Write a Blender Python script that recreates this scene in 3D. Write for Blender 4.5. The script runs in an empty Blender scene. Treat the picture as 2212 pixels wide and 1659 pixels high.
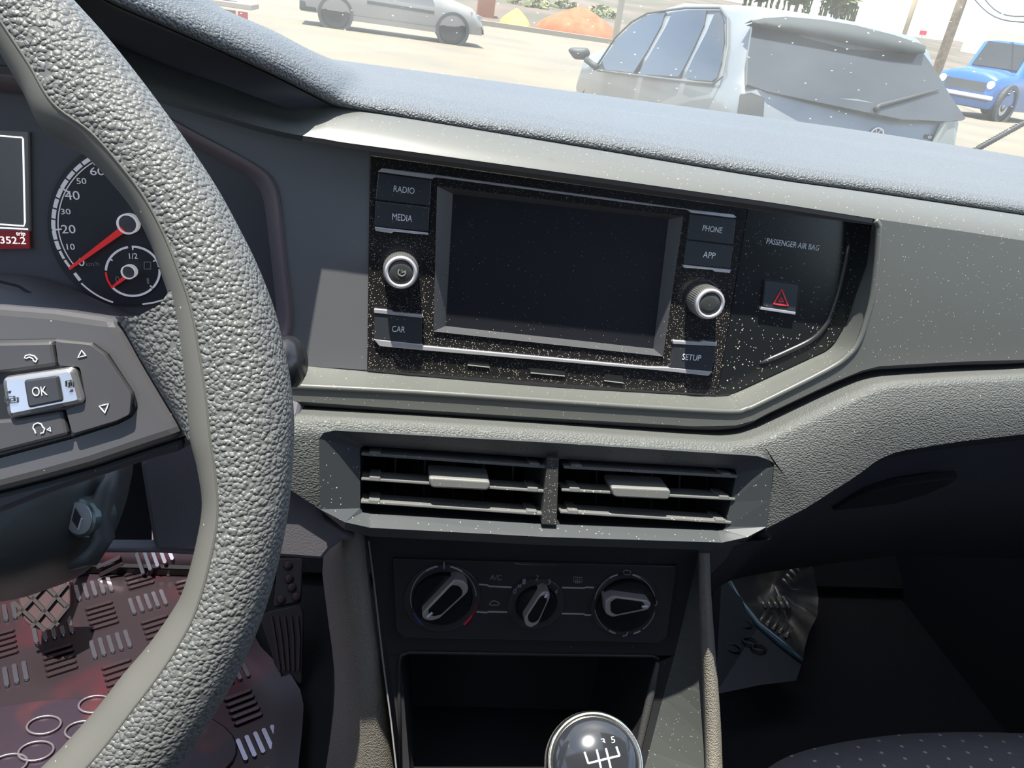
import bpy, bmesh, math, random
import numpy as np
from mathutils import Vector, Matrix
random.seed(7)
S = bpy.context.scene
COL = S.collection

# ------------------------------------------------------------------ camera
FPX, CX, CY = 1680.0, 1106.0, 829.5
def unit(v):
    v = np.array(v, float); return v/np.linalg.norm(v)
_p, _r = math.radians(26.3), math.radians(8.7)
_d = unit([-math.cos(_p)*math.sin(_r), math.cos(_p)*math.cos(_r), math.sin(_p)])
_X = np.array([.981, .083, .173]); _X = unit(_X-_X.dot(_d)*_d)
_Y = np.cross(-_d, _X)
MC = np.stack([_X, _Y, -_d])                      # world = MC @ camera(right, down, forward)
CAM = np.array([-.112, -.501, 1.25])
cam = bpy.data.cameras.new('camera'); cam.sensor_fit = 'HORIZONTAL'; cam.sensor_width = 36
cam.lens = FPX/2212*36; cam.clip_start = .01; cam.clip_end = 2000
co = bpy.data.objects.new('camera', cam); COL.objects.link(co)
mw = Matrix.Identity(4)
for i in range(3):
    mw[i][0] = MC[i, 0]; mw[i][1] = -MC[i, 1]; mw[i][2] = -MC[i, 2]; mw[i][3] = CAM[i]
co.matrix_world = mw
S.camera = co

# ------------------------------------------------------------------ light
SUNRAY = unit([.16, .115, -1.03])
sun = bpy.data.lights.new('sun', 'SUN'); sun.energy = 5.8; sun.angle = math.radians(.53); sun.color = (1, .955, .86)
so = bpy.data.objects.new('sun', sun); COL.objects.link(so)
so.rotation_euler = Vector(SUNRAY).to_track_quat('-Z', 'Y').to_euler(); so.location = (0, 0, 30)
wd = bpy.data.worlds.new('world'); S.world = wd; wd.use_nodes = True
nt = wd.node_tree; nt.nodes.clear()
wo = nt.nodes.new('ShaderNodeOutputWorld'); bg = nt.nodes.new('ShaderNodeBackground')
sky = nt.nodes.new('ShaderNodeTexSky'); sky.sky_type = 'NISHITA'; sky.sun_disc = False
sky.sun_elevation = math.radians(75); sky.altitude = 600; sky.dust_density = 1.5
tc = nt.nodes.new('ShaderNodeTexCoord'); nz = nt.nodes.new('ShaderNodeTexNoise')
nz.inputs['Scale'].default_value = 3.2; nz.inputs['Detail'].default_value = 7
mp = nt.nodes.new('ShaderNodeMapping'); mp.inputs['Scale'].default_value = (1, 1, 3.5)
rp = nt.nodes.new('ShaderNodeValToRGB'); rp.color_ramp.elements[0].position = .46; rp.color_ramp.elements[1].position = .68
mx = nt.nodes.new('ShaderNodeMixRGB'); mx.inputs['Color2'].default_value = (4.2, 4.3, 4.4, 1)
nt.links.new(tc.outputs['Generated'], mp.inputs[0]); nt.links.new(mp.outputs[0], nz.inputs['Vector'])
nt.links.new(nz.outputs[0], rp.inputs[0]); nt.links.new(rp.outputs[0], mx.inputs['Fac'])
nt.links.new(sky.outputs[0], mx.inputs['Color1']); nt.links.new(mx.outputs[0], bg.inputs[0])
bg.inputs[1].default_value = .21
nt.links.new(bg.outputs[0], wo.inputs[0])
S.view_settings.view_transform = 'Standard'; S.view_settings.look = 'None'
S.view_settings.gamma = 1; S.view_settings.use_curve_mapping = False
S.view_settings.exposure = 1.05

# ------------------------------------------------------------------ pixel helpers
def ray(px, py): return MC @ np.array([(px-CX)/FPX, (py-CY)/FPX, 1.])
class Pl:
    def __init__(s, O, tilt, yaw=0):
        t = math.radians(tilt); a = math.radians(yaw)
        R = np.array([[math.cos(a), -math.sin(a), 0], [math.sin(a), math.cos(a), 0], [0, 0, 1]])
        s.O = np.array(O, float); s.U = R@np.array([1, 0, 0.]); s.V = R@np.array([0, math.sin(t), math.cos(t)])
        s.W = R@np.array([0, -math.cos(t), math.sin(t)])
    def __call__(s, px, py, w=0):
        r = ray(px, py); return CAM + r*(((s.O-CAM).dot(s.W)+w)/r.dot(s.W))
FACE = Pl([0, 0, 1.085], 9)
def at_depth(px, py, d): return CAM + ray(px, py)*d
def on_z(px, py, z):
    r = ray(px, py); return CAM + r*((z-CAM[2])/r[2])
def on_y(px, py, y):
    r = ray(px, py); return CAM + r*((y-CAM[1])/r[1])

# ------------------------------------------------------------------ materials
MATS = {}
def mat(name, col, rough=.5, metal=0., spec=.5, grain=None, dust=None, noise=None, emit=None, coat=0, alpha=None, dustcol=(.42, .375, .30)):
    if name in MATS: return MATS[name]
    m = bpy.data.materials.new(name); m.use_nodes = True; MATS[name] = m
    n = m.node_tree; b = n.nodes['Principled BSDF']; L = n.links.new
    b.inputs['Roughness'].default_value = rough; b.inputs['Metallic'].default_value = metal
    b.inputs['Specular IOR Level'].default_value = spec
    if coat: b.inputs['Coat Weight'].default_value = coat; b.inputs['Coat Roughness'].default_value = .06
    tc = n.nodes.new('ShaderNodeTexCoord')
    c = n.nodes.new('ShaderNodeRGB'); c.outputs[0].default_value = (*col, 1); out = c.outputs[0]
    if noise:                                     # (scale, colour2, lo, hi)
        z = n.nodes.new('ShaderNodeTexNoise'); z.inputs['Scale'].default_value = noise[0]; z.inputs['Detail'].default_value = 6
        L(tc.outputs['Object'], z.inputs['Vector'])
        r = n.nodes.new('ShaderNodeValToRGB'); r.color_ramp.elements[0].position = noise[2]; r.color_ramp.elements[1].position = noise[3]
        L(z.outputs[0], r.inputs[0])
        x = n.nodes.new('ShaderNodeMixRGB'); x.inputs['Color2'].default_value = (*noise[1], 1)
        L(r.outputs[0], x.inputs['Fac']); L(out, x.inputs['Color1']); out = x.outputs[0]
    rsock = None; nsock = None
    if dust:                                      # (cells per metre, share of cells, radius)
        for k, (sc, share, rad) in enumerate(dust):
            v = n.nodes.new('ShaderNodeTexVoronoi'); v.inputs['Scale'].default_value = sc
            L(tc.outputs['Object'], v.inputs['Vector'])
            a = n.nodes.new('ShaderNodeMath'); a.operation = 'LESS_THAN'; a.inputs[1].default_value = rad; L(v.outputs['Distance'], a.inputs[0])
            sp = n.nodes.new('ShaderNodeSeparateColor'); L(v.outputs['Color'], sp.inputs[0])
            g = n.nodes.new('ShaderNodeMath'); g.operation = 'LESS_THAN'; g.inputs[1].default_value = share; L(sp.outputs[0], g.inputs[0])
            q = n.nodes.new('ShaderNodeMath'); q.operation = 'MULTIPLY'; L(a.outputs[0], q.inputs[0]); L(g.outputs[0], q.inputs[1])
            x = n.nodes.new('ShaderNodeMixRGB'); x.inputs['Color2'].default_value = (*dustcol, 1)
            L(q.outputs[0], x.inputs['Fac']); L(out, x.inputs['Color1']); out = x.outputs[0]
            if rsock is None: rsock = q.outputs[0]
            else:
                mm = n.nodes.new('ShaderNodeMath'); mm.operation = 'MAXIMUM'; L(rsock, mm.inputs[0]); L(q.outputs[0], mm.inputs[1]); rsock = mm.outputs[0]
        rr = n.nodes.new('ShaderNodeMapRange'); rr.inputs['To Min'].default_value = rough; rr.inputs['To Max'].default_value = .9
        L(rsock, rr.inputs['Value']); L(rr.outputs[0], b.inputs['Roughness'])
    L(out, b.inputs['Base Color'])
    if grain:                                     # (cells per metre, strength, distance)
        v = n.nodes.new('ShaderNodeTexVoronoi'); v.feature = 'F1'; v.inputs['Scale'].default_value = grain[0]
        if len(grain) > 3:
            mpp = n.nodes.new('ShaderNodeMapping'); mpp.inputs['Scale'].default_value = grain[3]
            L(tc.outputs['Object'], mpp.inputs[0]); L(mpp.outputs[0], v.inputs['Vector'])
        else:
            nw = n.nodes.new('ShaderNodeTexNoise'); nw.inputs['Scale'].default_value = grain[0]*.6; L(tc.outputs['Object'], nw.inputs['Vector'])
            va = n.nodes.new('ShaderNodeVectorMath'); va.operation = 'MULTIPLY_ADD'; va.inputs[1].default_value = (1/grain[0],)*3; L(nw.outputs['Color'], va.inputs[0]); L(tc.outputs['Object'], va.inputs[2]); L(va.outputs[0], v.inputs['Vector'])
        bp = n.nodes.new('ShaderNodeBump'); bp.inputs['Strength'].default_value = grain[1]; bp.inputs['Distance'].default_value = grain[2]
        sq = n.nodes.new('ShaderNodeMath'); sq.operation = 'POWER'; sq.inputs[1].default_value = 1.8; L(v.outputs['Distance'], sq.inputs[0])
        hm = n.nodes.new('ShaderNodeMapRange'); hm.inputs['From Max'].default_value = .6; hm.inputs['To Min'].default_value = 1; hm.inputs['To Max'].default_value = 0
        L(sq.outputs[0], hm.inputs['Value']); L(hm.outputs[0], bp.inputs['Height']); L(bp.outputs[0], b.inputs['Normal']); nsock = bp.outputs[0]
    if dust:                                      # a dust grain stands up from the surface and catches the light from above
        gn = n.nodes.new('ShaderNodeNewGeometry'); vm = n.nodes.new('ShaderNodeMix'); vm.data_type = 'VECTOR'
        vm.inputs[5].default_value = (0, -.25, .97); L(nsock if nsock else gn.outputs['Normal'], vm.inputs[4]); L(rsock, vm.inputs[0]); L(vm.outputs[1], b.inputs['Normal'])
    if emit:
        b.inputs['Emission Color'].default_value = (*emit[0], 1); b.inputs['Emission Strength'].default_value = emit[1]
    return m
SP1 = [(420, .06, .13), (900, .04, .24)]
SPB = [(900, .62, .24), (480, .14, .18)]
leather = mat('padded dash leather', (.105, .112, .118), .42, grain=(620, .8, .0008), dust=[(300, .03, .1)])
leather_lo = mat('leather lower pad', (.105, .108, .102), .52, grain=(620, .5, .0009, (1, 1.5, 1.5)), dust=[(350, .05, .12)])
wheel_l = mat('wheel leather', (.135, .135, .130), .46, grain=(600, .70, .0009))
wheel_s = mat('wheel smooth plastic', (.125, .120, .108), .50, dust=[(350, .06, .12)])
trim = mat('satin trim', (.116, .119, .110), .38, dust=[(420, .09, .13), (900, .05, .22)])
gloss = mat('piano black', (.020, .019, .020), .16, dust=SPB, coat=.3, dustcol=(.44, .37, .28))
panel = mat('matt face panel', (.140, .140, .146), .50, dust=[(420, .05, .13)])
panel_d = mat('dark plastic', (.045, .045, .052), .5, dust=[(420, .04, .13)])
knee_m = mat('knee panel plastic', (.125, .115, .128), .55, grain=(900, .2, .0005))
black = mat('black plastic', (.012, .012, .014), .4)
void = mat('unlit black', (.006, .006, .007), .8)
vent_m = mat('vent plastic', (.062, .068, .072), .38, dust=[(330, .07, .16), (700, .05, .25)])
slat_m = mat('slat plastic', (.16, .16, .155), .4, dust=[(600, .08, .3)])
btn = mat('button black', (.040, .043, .050), .35, dust=SP1)
chrome = mat('satin chrome', (.66, .64, .67), .34, .55)
chrome_d = mat('dark chrome', (.35, .33, .34), .3, 1)
silver = mat('silver paint', (.62, .60, .58), .35, .45)
white = mat('white print', (.80, .80, .82), .6)
grey_pr = mat('grey print', (.28, .27, .27), .6)
lit_w = mat('lit display white', (.8, .8, .8), .6, emit=((1, 1, 1), .55))
dial_w = mat('dial print', (.60, .58, .60), .6, emit=((.9, .88, .95), .10))
red = mat('red needle', (.75, .03, .03), .4, emit=((1, .03, .03), .10))
red_pr = mat('red print', (.70, .03, .05), .5)
blue_pr = mat('blue print', (.05, .10, .30), .5)
screen = mat('screen glass', (.022, .023, .028), .22, dust=[(900, .05, .2)])
cl_back = mat('cluster back', (.085, .080, .088), .5)
cl_disp = mat('cluster display', (.05, .05, .056), .3, emit=((.25, .25, .27), .05))
cl_red = mat('cluster red band', (.10, .01, .012), .4, emit=((.35, .01, .02), .12))
spoke_m = mat('spoke gloss plastic', (.075, .072, .078), .28, dust=[(420, .03, .12)])
pod_m = mat('switch plastic', (.055, .052, .057), .36)
carpet = mat('car carpet', (.014, .015, .017), .95, grain=(1200, .5, .002))
cons_m = mat('console plastic', (.060, .058, .058), .55, grain=(900, .25, .0006), dust=[(300, .03, .12)])
rail_m = mat('console rail', (.28, .252, .215), .55, grain=(700, .5, .0010))
plate_m = mat('console plate', (.030, .029, .031), .4, dust=[(300, .03, .12)])

# ------------------------------------------------------------------ builders
def origin(o):
    v = Vector((0, 0, 0))
    while o: v = v + o.location; o = o.parent
    return v
def tag(o, label=None, cat=None, group=None, kind=None):
    if label: o['label'] = label
    if cat: o['category'] = cat
    if group: o['group'] = group
    if kind: o['kind'] = kind
    return o
def thing(name, loc, label, cat, group=None):
    o = bpy.data.objects.new(name, None); COL.objects.link(o); o.location = Vector([float(x) for x in loc]); o.empty_display_size = .05
    return tag(o, label, cat, group)
def mesh(name, verts, faces, m, parent=None, smooth=False, bev=0, seg=2, fix=True, weld=0, midx=None, label=None, loc=None):
    base = origin(parent) if parent else Vector((0, 0, 0))
    if parent is None:
        if loc is None:
            a = np.array([list(v) for v in verts]); loc = (a[:, 0].mean(), a[:, 1].mean(), a[:, 2].min())
        base = Vector([float(x) for x in loc])
    me = bpy.data.meshes.new(name)
    me.from_pydata([tuple(float(v[i])-base[i] for i in range(3)) for v in verts], [], [tuple(f) for f in faces])
    ms = m if isinstance(m, (list, tuple)) else [m]
    for k in ms: me.materials.append(k)
    if midx:
        for p, k in zip(me.polygons, midx): p.material_index = k
    if fix:
        bm = bmesh.new(); bm.from_mesh(me)
        if weld: bmesh.ops.remove_doubles(bm, verts=bm.verts, dist=weld)
        bmesh.ops.recalc_face_normals(bm, faces=bm.faces); bm.to_mesh(me); bm.free()
    if smooth:
        for p in me.polygons: p.use_smooth = True
    o = bpy.data.objects.new(name, me); COL.objects.link(o)
    if parent: o.parent = parent
    else: o.location = base
    if bev:
        b = o.modifiers.new('bevel', 'BEVEL'); b.width = bev; b.segments = seg; b.limit_method = 'ANGLE'; b.angle_limit = math.radians(35)
    if label: o['label'] = label
    return o
class MB:                                          # collects shapes for ONE mesh
    def __init__(s): s.v = []; s.f = []
    def add(s, v, f):
        k = len(s.v); s.v += [list(map(float, p)) for p in v]; s.f += [[i+k for i in q] for q in f]; return s
    def build(s, name, m, parent=None, **kw): return mesh(name, s.v, s.f, m, parent, **kw)
def prism(front, back):
    n = len(front); v = list(front)+list(back)
    f = [list(range(n)), list(range(2*n-1, n-1, -1))]+[[i, i+n, (i+1) % n+n, (i+1) % n] for i in range(n)]
    return v, f
def pxprism(pl, pts, w1, w0):
    fr = [pl(x, y, w1) for x, y in pts]
    return prism(fr, [p-pl.W*(w1-w0) for p in fr])
def loft(rows, closed=False):
    n = len(rows[0]); v = [p for r in rows for p in r]; f = []
    for a in range(len(rows)-1):
        for i in range(n if closed else n-1):
            j = (i+1) % n; f.append([a*n+i, a*n+j, (a+1)*n+j, (a+1)*n+i])
    return v, f
def spline(pts, k=6):                              # Catmull-Rom through points (any dimension)
    P = [np.array(p, float) for p in pts]; P = [2*P[0]-P[1]]+P+[2*P[-1]-P[-2]]; o = []
    for i in range(1, len(P)-2):
        for j in range(k):
            t = j/k; a, b, c, d = P[i-1:i+3]
            o.append(.5*(2*b+(c-a)*t+(2*a-5*b+4*c-d)*t*t+(3*b-a-3*c+d)*t**3))
    o.append(P[-2]); return o
def roundpoly(pts, r=.2, k=5):                     # round the corners of a closed 2D outline
    P = [np.array(p, float) for p in pts]; o = []; n = len(P)
    for i in range(n):
        a, b, c = P[i-1], P[i], P[(i+1) % n]
        ra = min(r, .45*np.linalg.norm(a-b)); rc = min(r, .45*np.linalg.norm(c-b))
        s = b+unit(a-b)*ra; e = b+unit(c-b)*rc
        for j in range(k+1):
            t = j/k; o.append((1-t)**2*s+2*t*(1-t)*b+t*t*e)
    return o
def tube(pts, r, n=8, caps=True):
    P = [np.array(p, float) for p in pts]; rr = r if isinstance(r, (list, tuple)) else [r]*len(P); rows = []
    up = np.array([0, 0, 1.])
    for i, p in enumerate(P):
        t = unit(P[min(i+1, len(P)-1)]-P[max(i-1, 0)])
        a = up-t*up.dot(t)
        if np.linalg.norm(a) < 1e-3: a = np.array([1, 0, 0])-t*t[0]
        a = unit(a); b = np.cross(t, a)
        rows.append([p+(a*math.cos(q)+b*math.sin(q))*rr[i] for q in [2*math.pi*k/n for k in range(n)]])
    v, f = loft(rows, True)
    if caps: f = f+[list(range(n)), list(range(len(v)-n, len(v)))]
    return v, f
def frame(axis):
    w = unit(axis); a = np.array([1, 0, 0.]); a = unit(a-w*a.dot(w)); return a, np.cross(w, a), w
def lathe(O, axis, prof, n=40, ridge=0, ridge_rows=()):
    O = np.array(O, float); a, b, w = frame(axis); rows = []
    for i, (r, h) in enumerate(prof):
        row = []
        for k in range(n):
            q = 2*math.pi*k/n; rr = r*(1-ridge*(k % 2)) if i in ridge_rows else r
            row.append(O+(a*math.cos(q)+b*math.sin(q))*rr+w*h)
        rows.append(row)
    v, f = loft(rows, True); m = len(rows)
    return v, f+[list(range(n)), list(range((m-1)*n, m*n))]
def box(c, s, R=None):
    c = np.array(c, float); v = []
    for i in (-1, 1):
        for j in (-1, 1):
            for k in (-1, 1):
                p = np.array([i*s[0], j*s[1], k*s[2]])/2
                v.append(c+(R@p if R is not None else p))
    return v, [[0, 1, 3, 2], [4, 6, 7, 5], [0, 4, 5, 1], [2, 3, 7, 6], [0, 2, 6, 4], [1, 5, 7, 3]]
def bar3(a, b, nrm, wd, th):                       # flat bar from a to b lying on a surface with normal nrm
    a = np.array(a, float); b = np.array(b, float); t = unit(b-a); n = unit(nrm-t*np.dot(nrm, t)); s = np.cross(t, n)
    fr = [a-s*wd/2+n*th, a+s*wd/2+n*th, b+s*wd/2+n*th, b-s*wd/2+n*th]
    return prism(fr, [p-n*th for p in fr])
def text(name, body, pl, c, wpx, hpx, w, m, parent, slope=.10, th=.0003, lean=0):
    cu = bpy.data.curves.new('t', 'FONT'); cu.body = body; cu.size = 1; cu.extrude = .5; cu.resolution_u = 3
    ob = bpy.data.objects.new('t', cu); COL.objects.link(ob)
    me = ob.to_mesh(); vs = np.array([v.co[:] for v in me.vertices]); fs = [list(p.vertices) for p in me.polygons]
    ob.to_mesh_clear(); bpy.data.objects.remove(ob); bpy.data.curves.remove(cu)
    lo, hi = vs.min(0), vs.max(0); q = (vs-(lo+hi)/2)/np.maximum(hi-lo, 1e-6)
    C0 = pl(*c, w); dx = pl(c[0]+wpx/2, c[1]+slope*wpx/2, w)-pl(c[0]-wpx/2, c[1]-slope*wpx/2, w)
    upv = np.cross(pl.W, unit(dx)); hh = np.linalg.norm(pl(c[0], c[1]-hpx/2, w)-pl(c[0], c[1]+hpx/2, w))
    V = [C0+dx*(x+lean*y)+upv*hh*y+pl.W*th*(z+.5) for x, y, z in q]
    return mesh(name, V, fs, m, parent, fix=False)
def strip_px(pl, pts, wd, w, th=.0004, closed=False): # thin raised line along pixel points
    P = [pl(x, y, w) for x, y in pts]; n = len(P); A = []; B = []
    for i in range(n):
        t = unit(P[(i+1) % n]-P[i-1]) if closed else unit(P[min(i+1, n-1)]-P[max(i-1, 0)])
        s = np.cross(pl.W, t)*wd/2; A.append(P[i]+s); B.append(P[i]-s)
    rows = [A, [p+pl.W*th for p in A], [p+pl.W*th for p in B], B]
    return loft([list(r)+([r[0]] if closed else []) for r in rows])
def arc(c, rx, ry, a0, a1, n=24):
    return [(c[0]+rx*math.cos(math.radians(a0+(a1-a0)*i/n)), c[1]-ry*math.sin(math.radians(a0+(a1-a0)*i/n))) for i in range(n+1)]
def dome(pl, outline, c, w0, h, rings=6, pw=2.2):
    rows = []
    for k in range(rings+1):
        t = k/rings; s = math.cos(t*math.pi/2)**(2/pw); ww = w0+h*math.sin(t*math.pi/2)**(2/pw)
        s = max(s, .02)
        rows.append([pl(c[0]+(x-c[0])*s, c[1]+(y-c[1])*s, ww) for x, y in outline])
    v, f = loft(rows, True); n = len(outline)
    return v, f+[list(range((len(rows)-1)*n, len(rows)*n))]

# ================================================================== car shell (setting)
def struct(name, v, f, m, label=None, **kw):
    o = mesh(name, v, f, m, None, **kw); o['kind'] = 'structure'
    if label: o['label'] = label
    return o
roof_m = mat('headliner', (.42, .40, .37), .9)
body_in = mat('door trim', (.022, .022, .025), .6)
FP = [(-1.9, .45), (.30, .45), (.40, .47), (.55, .60), (.64, .72)]           # floor and toe board profile (y, z)
v, f = loft([[(-.76, y, z), (.76, y, z)] for y, z in spline(FP, 6)]); struct('floor', v, f, carpet, 'dark carpet floor of the car')
v, f = loft([[(-.76, .64, .72), (.76, .64, .72)], [(-.76, .64, 1.10), (.76, .64, 1.10)]]); struct('wall_front', v, f, void, 'firewall behind the dashboard')
for s, nm in ((-1, 'wall_left'), (1, 'wall_right')):
    v, f = prism([(s*.76, -1.9, .40), (s*.76, .66, .40), (s*.76, .66, 1.12), (s*.76, -1.9, 1.14)], [(s*.80, -1.9, .40), (s*.80, .66, .40), (s*.80, .66, 1.12), (s*.80, -1.9, 1.14)])
    struct(nm, v, f, body_in, 'inside of the '+('driver' if s < 0 else 'passenger')+' side door')
    v, f = tube([(s*.80, .36, 1.10), (s*.75, .0, 1.36), (s*.68, -.36, 1.60)], .035, 10); struct('trim_'+('1' if s < 0 else '2'), v, f, body_in, ('left' if s < 0 else 'right')+' windscreen pillar', smooth=True)
v, f = prism([(-.66, -.45, 1.58), (.66, -.45, 1.58), (.66, -1.9, 1.62), (-.66, -1.9, 1.62)], [(-.66, -.45, 1.62), (.66, -.45, 1.62), (.66, -1.9, 1.66), (-.66, -1.9, 1.66)])
struct('ceiling', v, f, roof_m, 'pale headliner of the car roof')
v, f = prism([(-.7, -1.9, .40), (.7, -1.9, .40), (.7, -1.9, 1.62), (-.7, -1.9, 1.62)], [(-.7, -1.94, .40), (.7, -1.94, .40), (.7, -1.94, 1.62), (-.7, -1.94, 1.62)])
struct('wall_back', v, f, body_in, 'rear of the cabin')
# windscreen: clear laminated glass with a dust film and splashes
gm = bpy.data.materials.new('dusty windscreen glass'); gm.use_nodes = True; n = gm.node_tree; n.nodes.clear(); L = n.links.new
out = n.nodes.new('ShaderNodeOutputMaterial'); tr = n.nodes.new('ShaderNodeBsdfTransparent'); tr.inputs[0].default_value = (.93, .955, .945, 1)
gl = n.nodes.new('ShaderNodeBsdfGlossy'); gl.inputs['Roughness'].default_value = .03
lw = n.nodes.new('ShaderNodeLayerWeight'); lw.inputs[0].default_value = .5; pw_ = n.nodes.new('ShaderNodeMath'); pw_.operation = 'POWER'; pw_.inputs[1].default_value = 5; L(lw.outputs['Facing'], pw_.inputs[0])
fr = n.nodes.new('ShaderNodeMapRange'); fr.inputs['To Min'].default_value = .04; fr.inputs['To Max'].default_value = .75; L(pw_.outputs[0], fr.inputs['Value'])
m1 = n.nodes.new('ShaderNodeMixShader'); L(fr.outputs[0], m1.inputs[0]); L(tr.outputs[0], m1.inputs[1]); L(gl.outputs[0], m1.inputs[2])
tl = n.nodes.new('ShaderNodeBsdfTranslucent'); tl.inputs[0].default_value = (.85, .86, .82, 1)
tc = n.nodes.new('ShaderNodeTexCoord')
nz = n.nodes.new('ShaderNodeTexNoise'); nz.inputs['Scale'].default_value = 7; nz.inputs['Detail'].default_value = 4; L(tc.outputs['Object'], nz.inputs['Vector'])
mr = n.nodes.new('ShaderNodeMapRange'); mr.inputs['From Min'].default_value = .3; mr.inputs['From Max'].default_value = .75; mr.inputs['To Min'].default_value = .03; mr.inputs['To Max'].default_value = .07
L(nz.outputs[0], mr.inputs['Value'])
vo = n.nodes.new('ShaderNodeTexVoronoi'); vo.inputs['Scale'].default_value = 110; L(tc.outputs['Object'], vo.inputs['Vector'])
lt = n.nodes.new('ShaderNodeMath'); lt.operation = 'LESS_THAN'; lt.inputs[1].default_value = .13; L(vo.outputs['Distance'], lt.inputs[0])
sp = n.nodes.new('ShaderNodeSeparateColor'); L(vo.outputs['Color'], sp.inputs[0])
l2 = n.nodes.new('ShaderNodeMath'); l2.operation = 'LESS_THAN'; l2.inputs[1].default_value = .22; L(sp.outputs[0], l2.inputs[0])
mu = n.nodes.new('ShaderNodeMath'); mu.operation = 'MULTIPLY'; L(lt.outputs[0], mu.inputs[0]); L(l2.outputs[0], mu.inputs[1])
m3 = n.nodes.new('ShaderNodeMath'); m3.operation = 'MULTIPLY'; m3.inputs[1].default_value = .22; L(mu.outputs[0], m3.inputs[0])
ad = n.nodes.new('ShaderNodeMath'); ad.operation = 'ADD'; L(mr.outputs[0], ad.inputs[0]); L(m3.outputs[0], ad.inputs[1])
m2 = n.nodes.new('ShaderNodeMixShader'); L(ad.outputs[0], m2.inputs[0]); L(m1.outputs[0], m2.inputs[1]); L(tl.outputs[0], m2.inputs[2])
L(m2.outputs[0], out.inputs[0])
rows = []
for k in range(13):
    t = k/12; rows.append([((-.78+.12*t)+(1.56-.24*t)*i/16, .63-.28*((i-8)/8)**2*(1-t)-1.02*t, 1.115+.47*t+.045*math.sin(math.pi*t)) for i in range(17)])
v, f = loft(rows); o = struct('window_1', v, f, gm, 'dusty windscreen', smooth=True)

# ================================================================== dashboard
dash = thing('dashboard', (0, 0, .70), 'dark grey car dashboard with padded leather top and satin trim strip', 'dashboard')
def W3(pts, w): return [FACE(x, y, w) for x, y in pts]
# --- padded top with the instrument hood on the left
E = [(-520, -175), (-150, -130), (120, -55), (240, 0), (350, 48), (500, 115), (600, 162), (680, 203), (739, 228), (862, 250), (1042, 280), (1300, 322), (1657, 382), (1886, 414), (2212, 462), (2420, 492)]
EW = [.13, .13, .125, .110, .090, .060, .038, .020, .004, -.005, -.006, -.006, -.006, -.006, -.006, -.006]
RT = [(-500, -215), (-120, -170), (152, -92), (272, -32), (388, 18), (537, 82), (638, 133), (712, 180), (762, 204), (872, 222), (1052, 252), (1310, 292), (1667, 352), (1896, 386), (2222, 436), (2430, 466)]
CR = [(-440, -260), (-50, -205), (260, -120), (380, -52), (470, 12), (590, 66), (668, 108), (742, 150), (796, 178), (896, 192), (1070, 222), (1325, 263), (1680, 325), (1905, 358), (2232, 408), (2440, 438)]
sE = spline([(*p, w) for p, w in zip(E, EW)], 5)
sR = spline([(*p, w-.014) for p, w in zip(RT, EW)], 5)
sC = spline([(*p, w-(.075 if i < 8 else .085)) for i, (p, w) in enumerate(zip(CR, EW))], 5)
r0 = [FACE(*q) for q in sE]; r2 = [FACE(*q) for q in sR]; rc = [FACE(*q) for q in sC]
r1 = [.5*(a+b)+np.array([0, -.004, .001]) for a, b in zip(r0, r2)]
rin = [p+np.array([0, .012, -.004]) for p in r0]
rm = [.5*(a+b)+np.array([0, 0, .0015]) for a, b in zip(r2, rc)]
def far(p, y, z, k): return np.array([p[0]*k, y, z])
ra = [np.array([p[0]*1.04, .20, .5*p[2]+.5*1.171]) for p in rc]
rb = [far(p, .26, min(1.1665, q[2]), 1.08) for p, q in zip(rc, ra)]
rb2 = [far(p, .266, 1.1635, 1.08) for p in rc]
rd = [far(p, .33, 1.1645, 1.13) for p in rc]
re = [far(p, .405, 1.1640, 1.2) for p in rc]
rf = [far(p, .56, 1.125, 1.25) for p in rc]
def lim(row):
    o = [np.array([max(-.74, min(.74, p[0])), p[1]-max(0, abs(p[0])-.35)**2*(.9 if p[1] > .3 else 0), p[2]]) for p in row]
    return o+[np.array([.75, o[-1][1]-(.03 if o[-1][1] > .3 else 0), o[-1][2]])]
def exr(row): return list(row)+[np.array([.75, row[-1][1], row[-1][2]])]
def exl(row): return [np.array([.75, row[0][1], row[0][2]])]+list(row)
v, f = loft([lim(r) for r in (rin, r0, r1, r2, rm, rc, ra, rb, rb2, rd, re, rf)]); mesh('top_pad', v, f, leather, dash, smooth=True)
# --- satin strip between pad and brow
A = [(-520, -10), (-150, 0), (120, 40), (250, 95), (360, 140), (480, 182), (560, 212), (630, 234), (700, 233), (739, 230), (862, 252), (1042, 282), (1300, 325), (1657, 385), (1886, 417), (2212, 465), (2420, 495)]
AW = [-.02]*7+[-.012, -.004]+[-.007]*8
Bc = [(-520, 50), (-150, 60), (120, 92), (250, 140), (360, 180), (480, 218), (560, 243), (630, 262), (700, 252), (739, 252), (862, 270), (1042, 300), (1300, 340), (1657, 396), (1886, 428), (2212, 478), (2420, 508)]
BW = [.006]*7+[.006, .005]+[.004]*8
Cc = [(-520, 110), (-150, 118), (120, 140), (250, 184), (360, 215), (480, 250), (560, 273), (630, 289), (700, 300), (739, 307), (862, 324), (1042, 349), (1300, 385), (1657, 436), (1886, 472), (2212, 520), (2420, 550)]
a_ = spline([(*p, w) for p, w in zip(A, AW)], 5); b_ = spline([(*p, w) for p, w in zip(Bc, BW)], 5); c_ = spline([(*p, .022) for p in Cc], 5)
ra_, rb_, rc_ = ([FACE(*q) for q in s] for s in (a_, b_, c_))
rmid = [.5*(x+y)+FACE.W*.0035+np.array([0, 0, .001]) for x, y in zip(rb_, rc_)]
rmab = [.5*(x+y)+np.array([0, -.001, .0015]) for x, y in zip(ra_, rb_)]
nb = 5*14+1
rd_ = [p-FACE.V*.003 for p in rc_]; re_ = [p-FACE.W*.022 for p in rd_]
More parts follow.
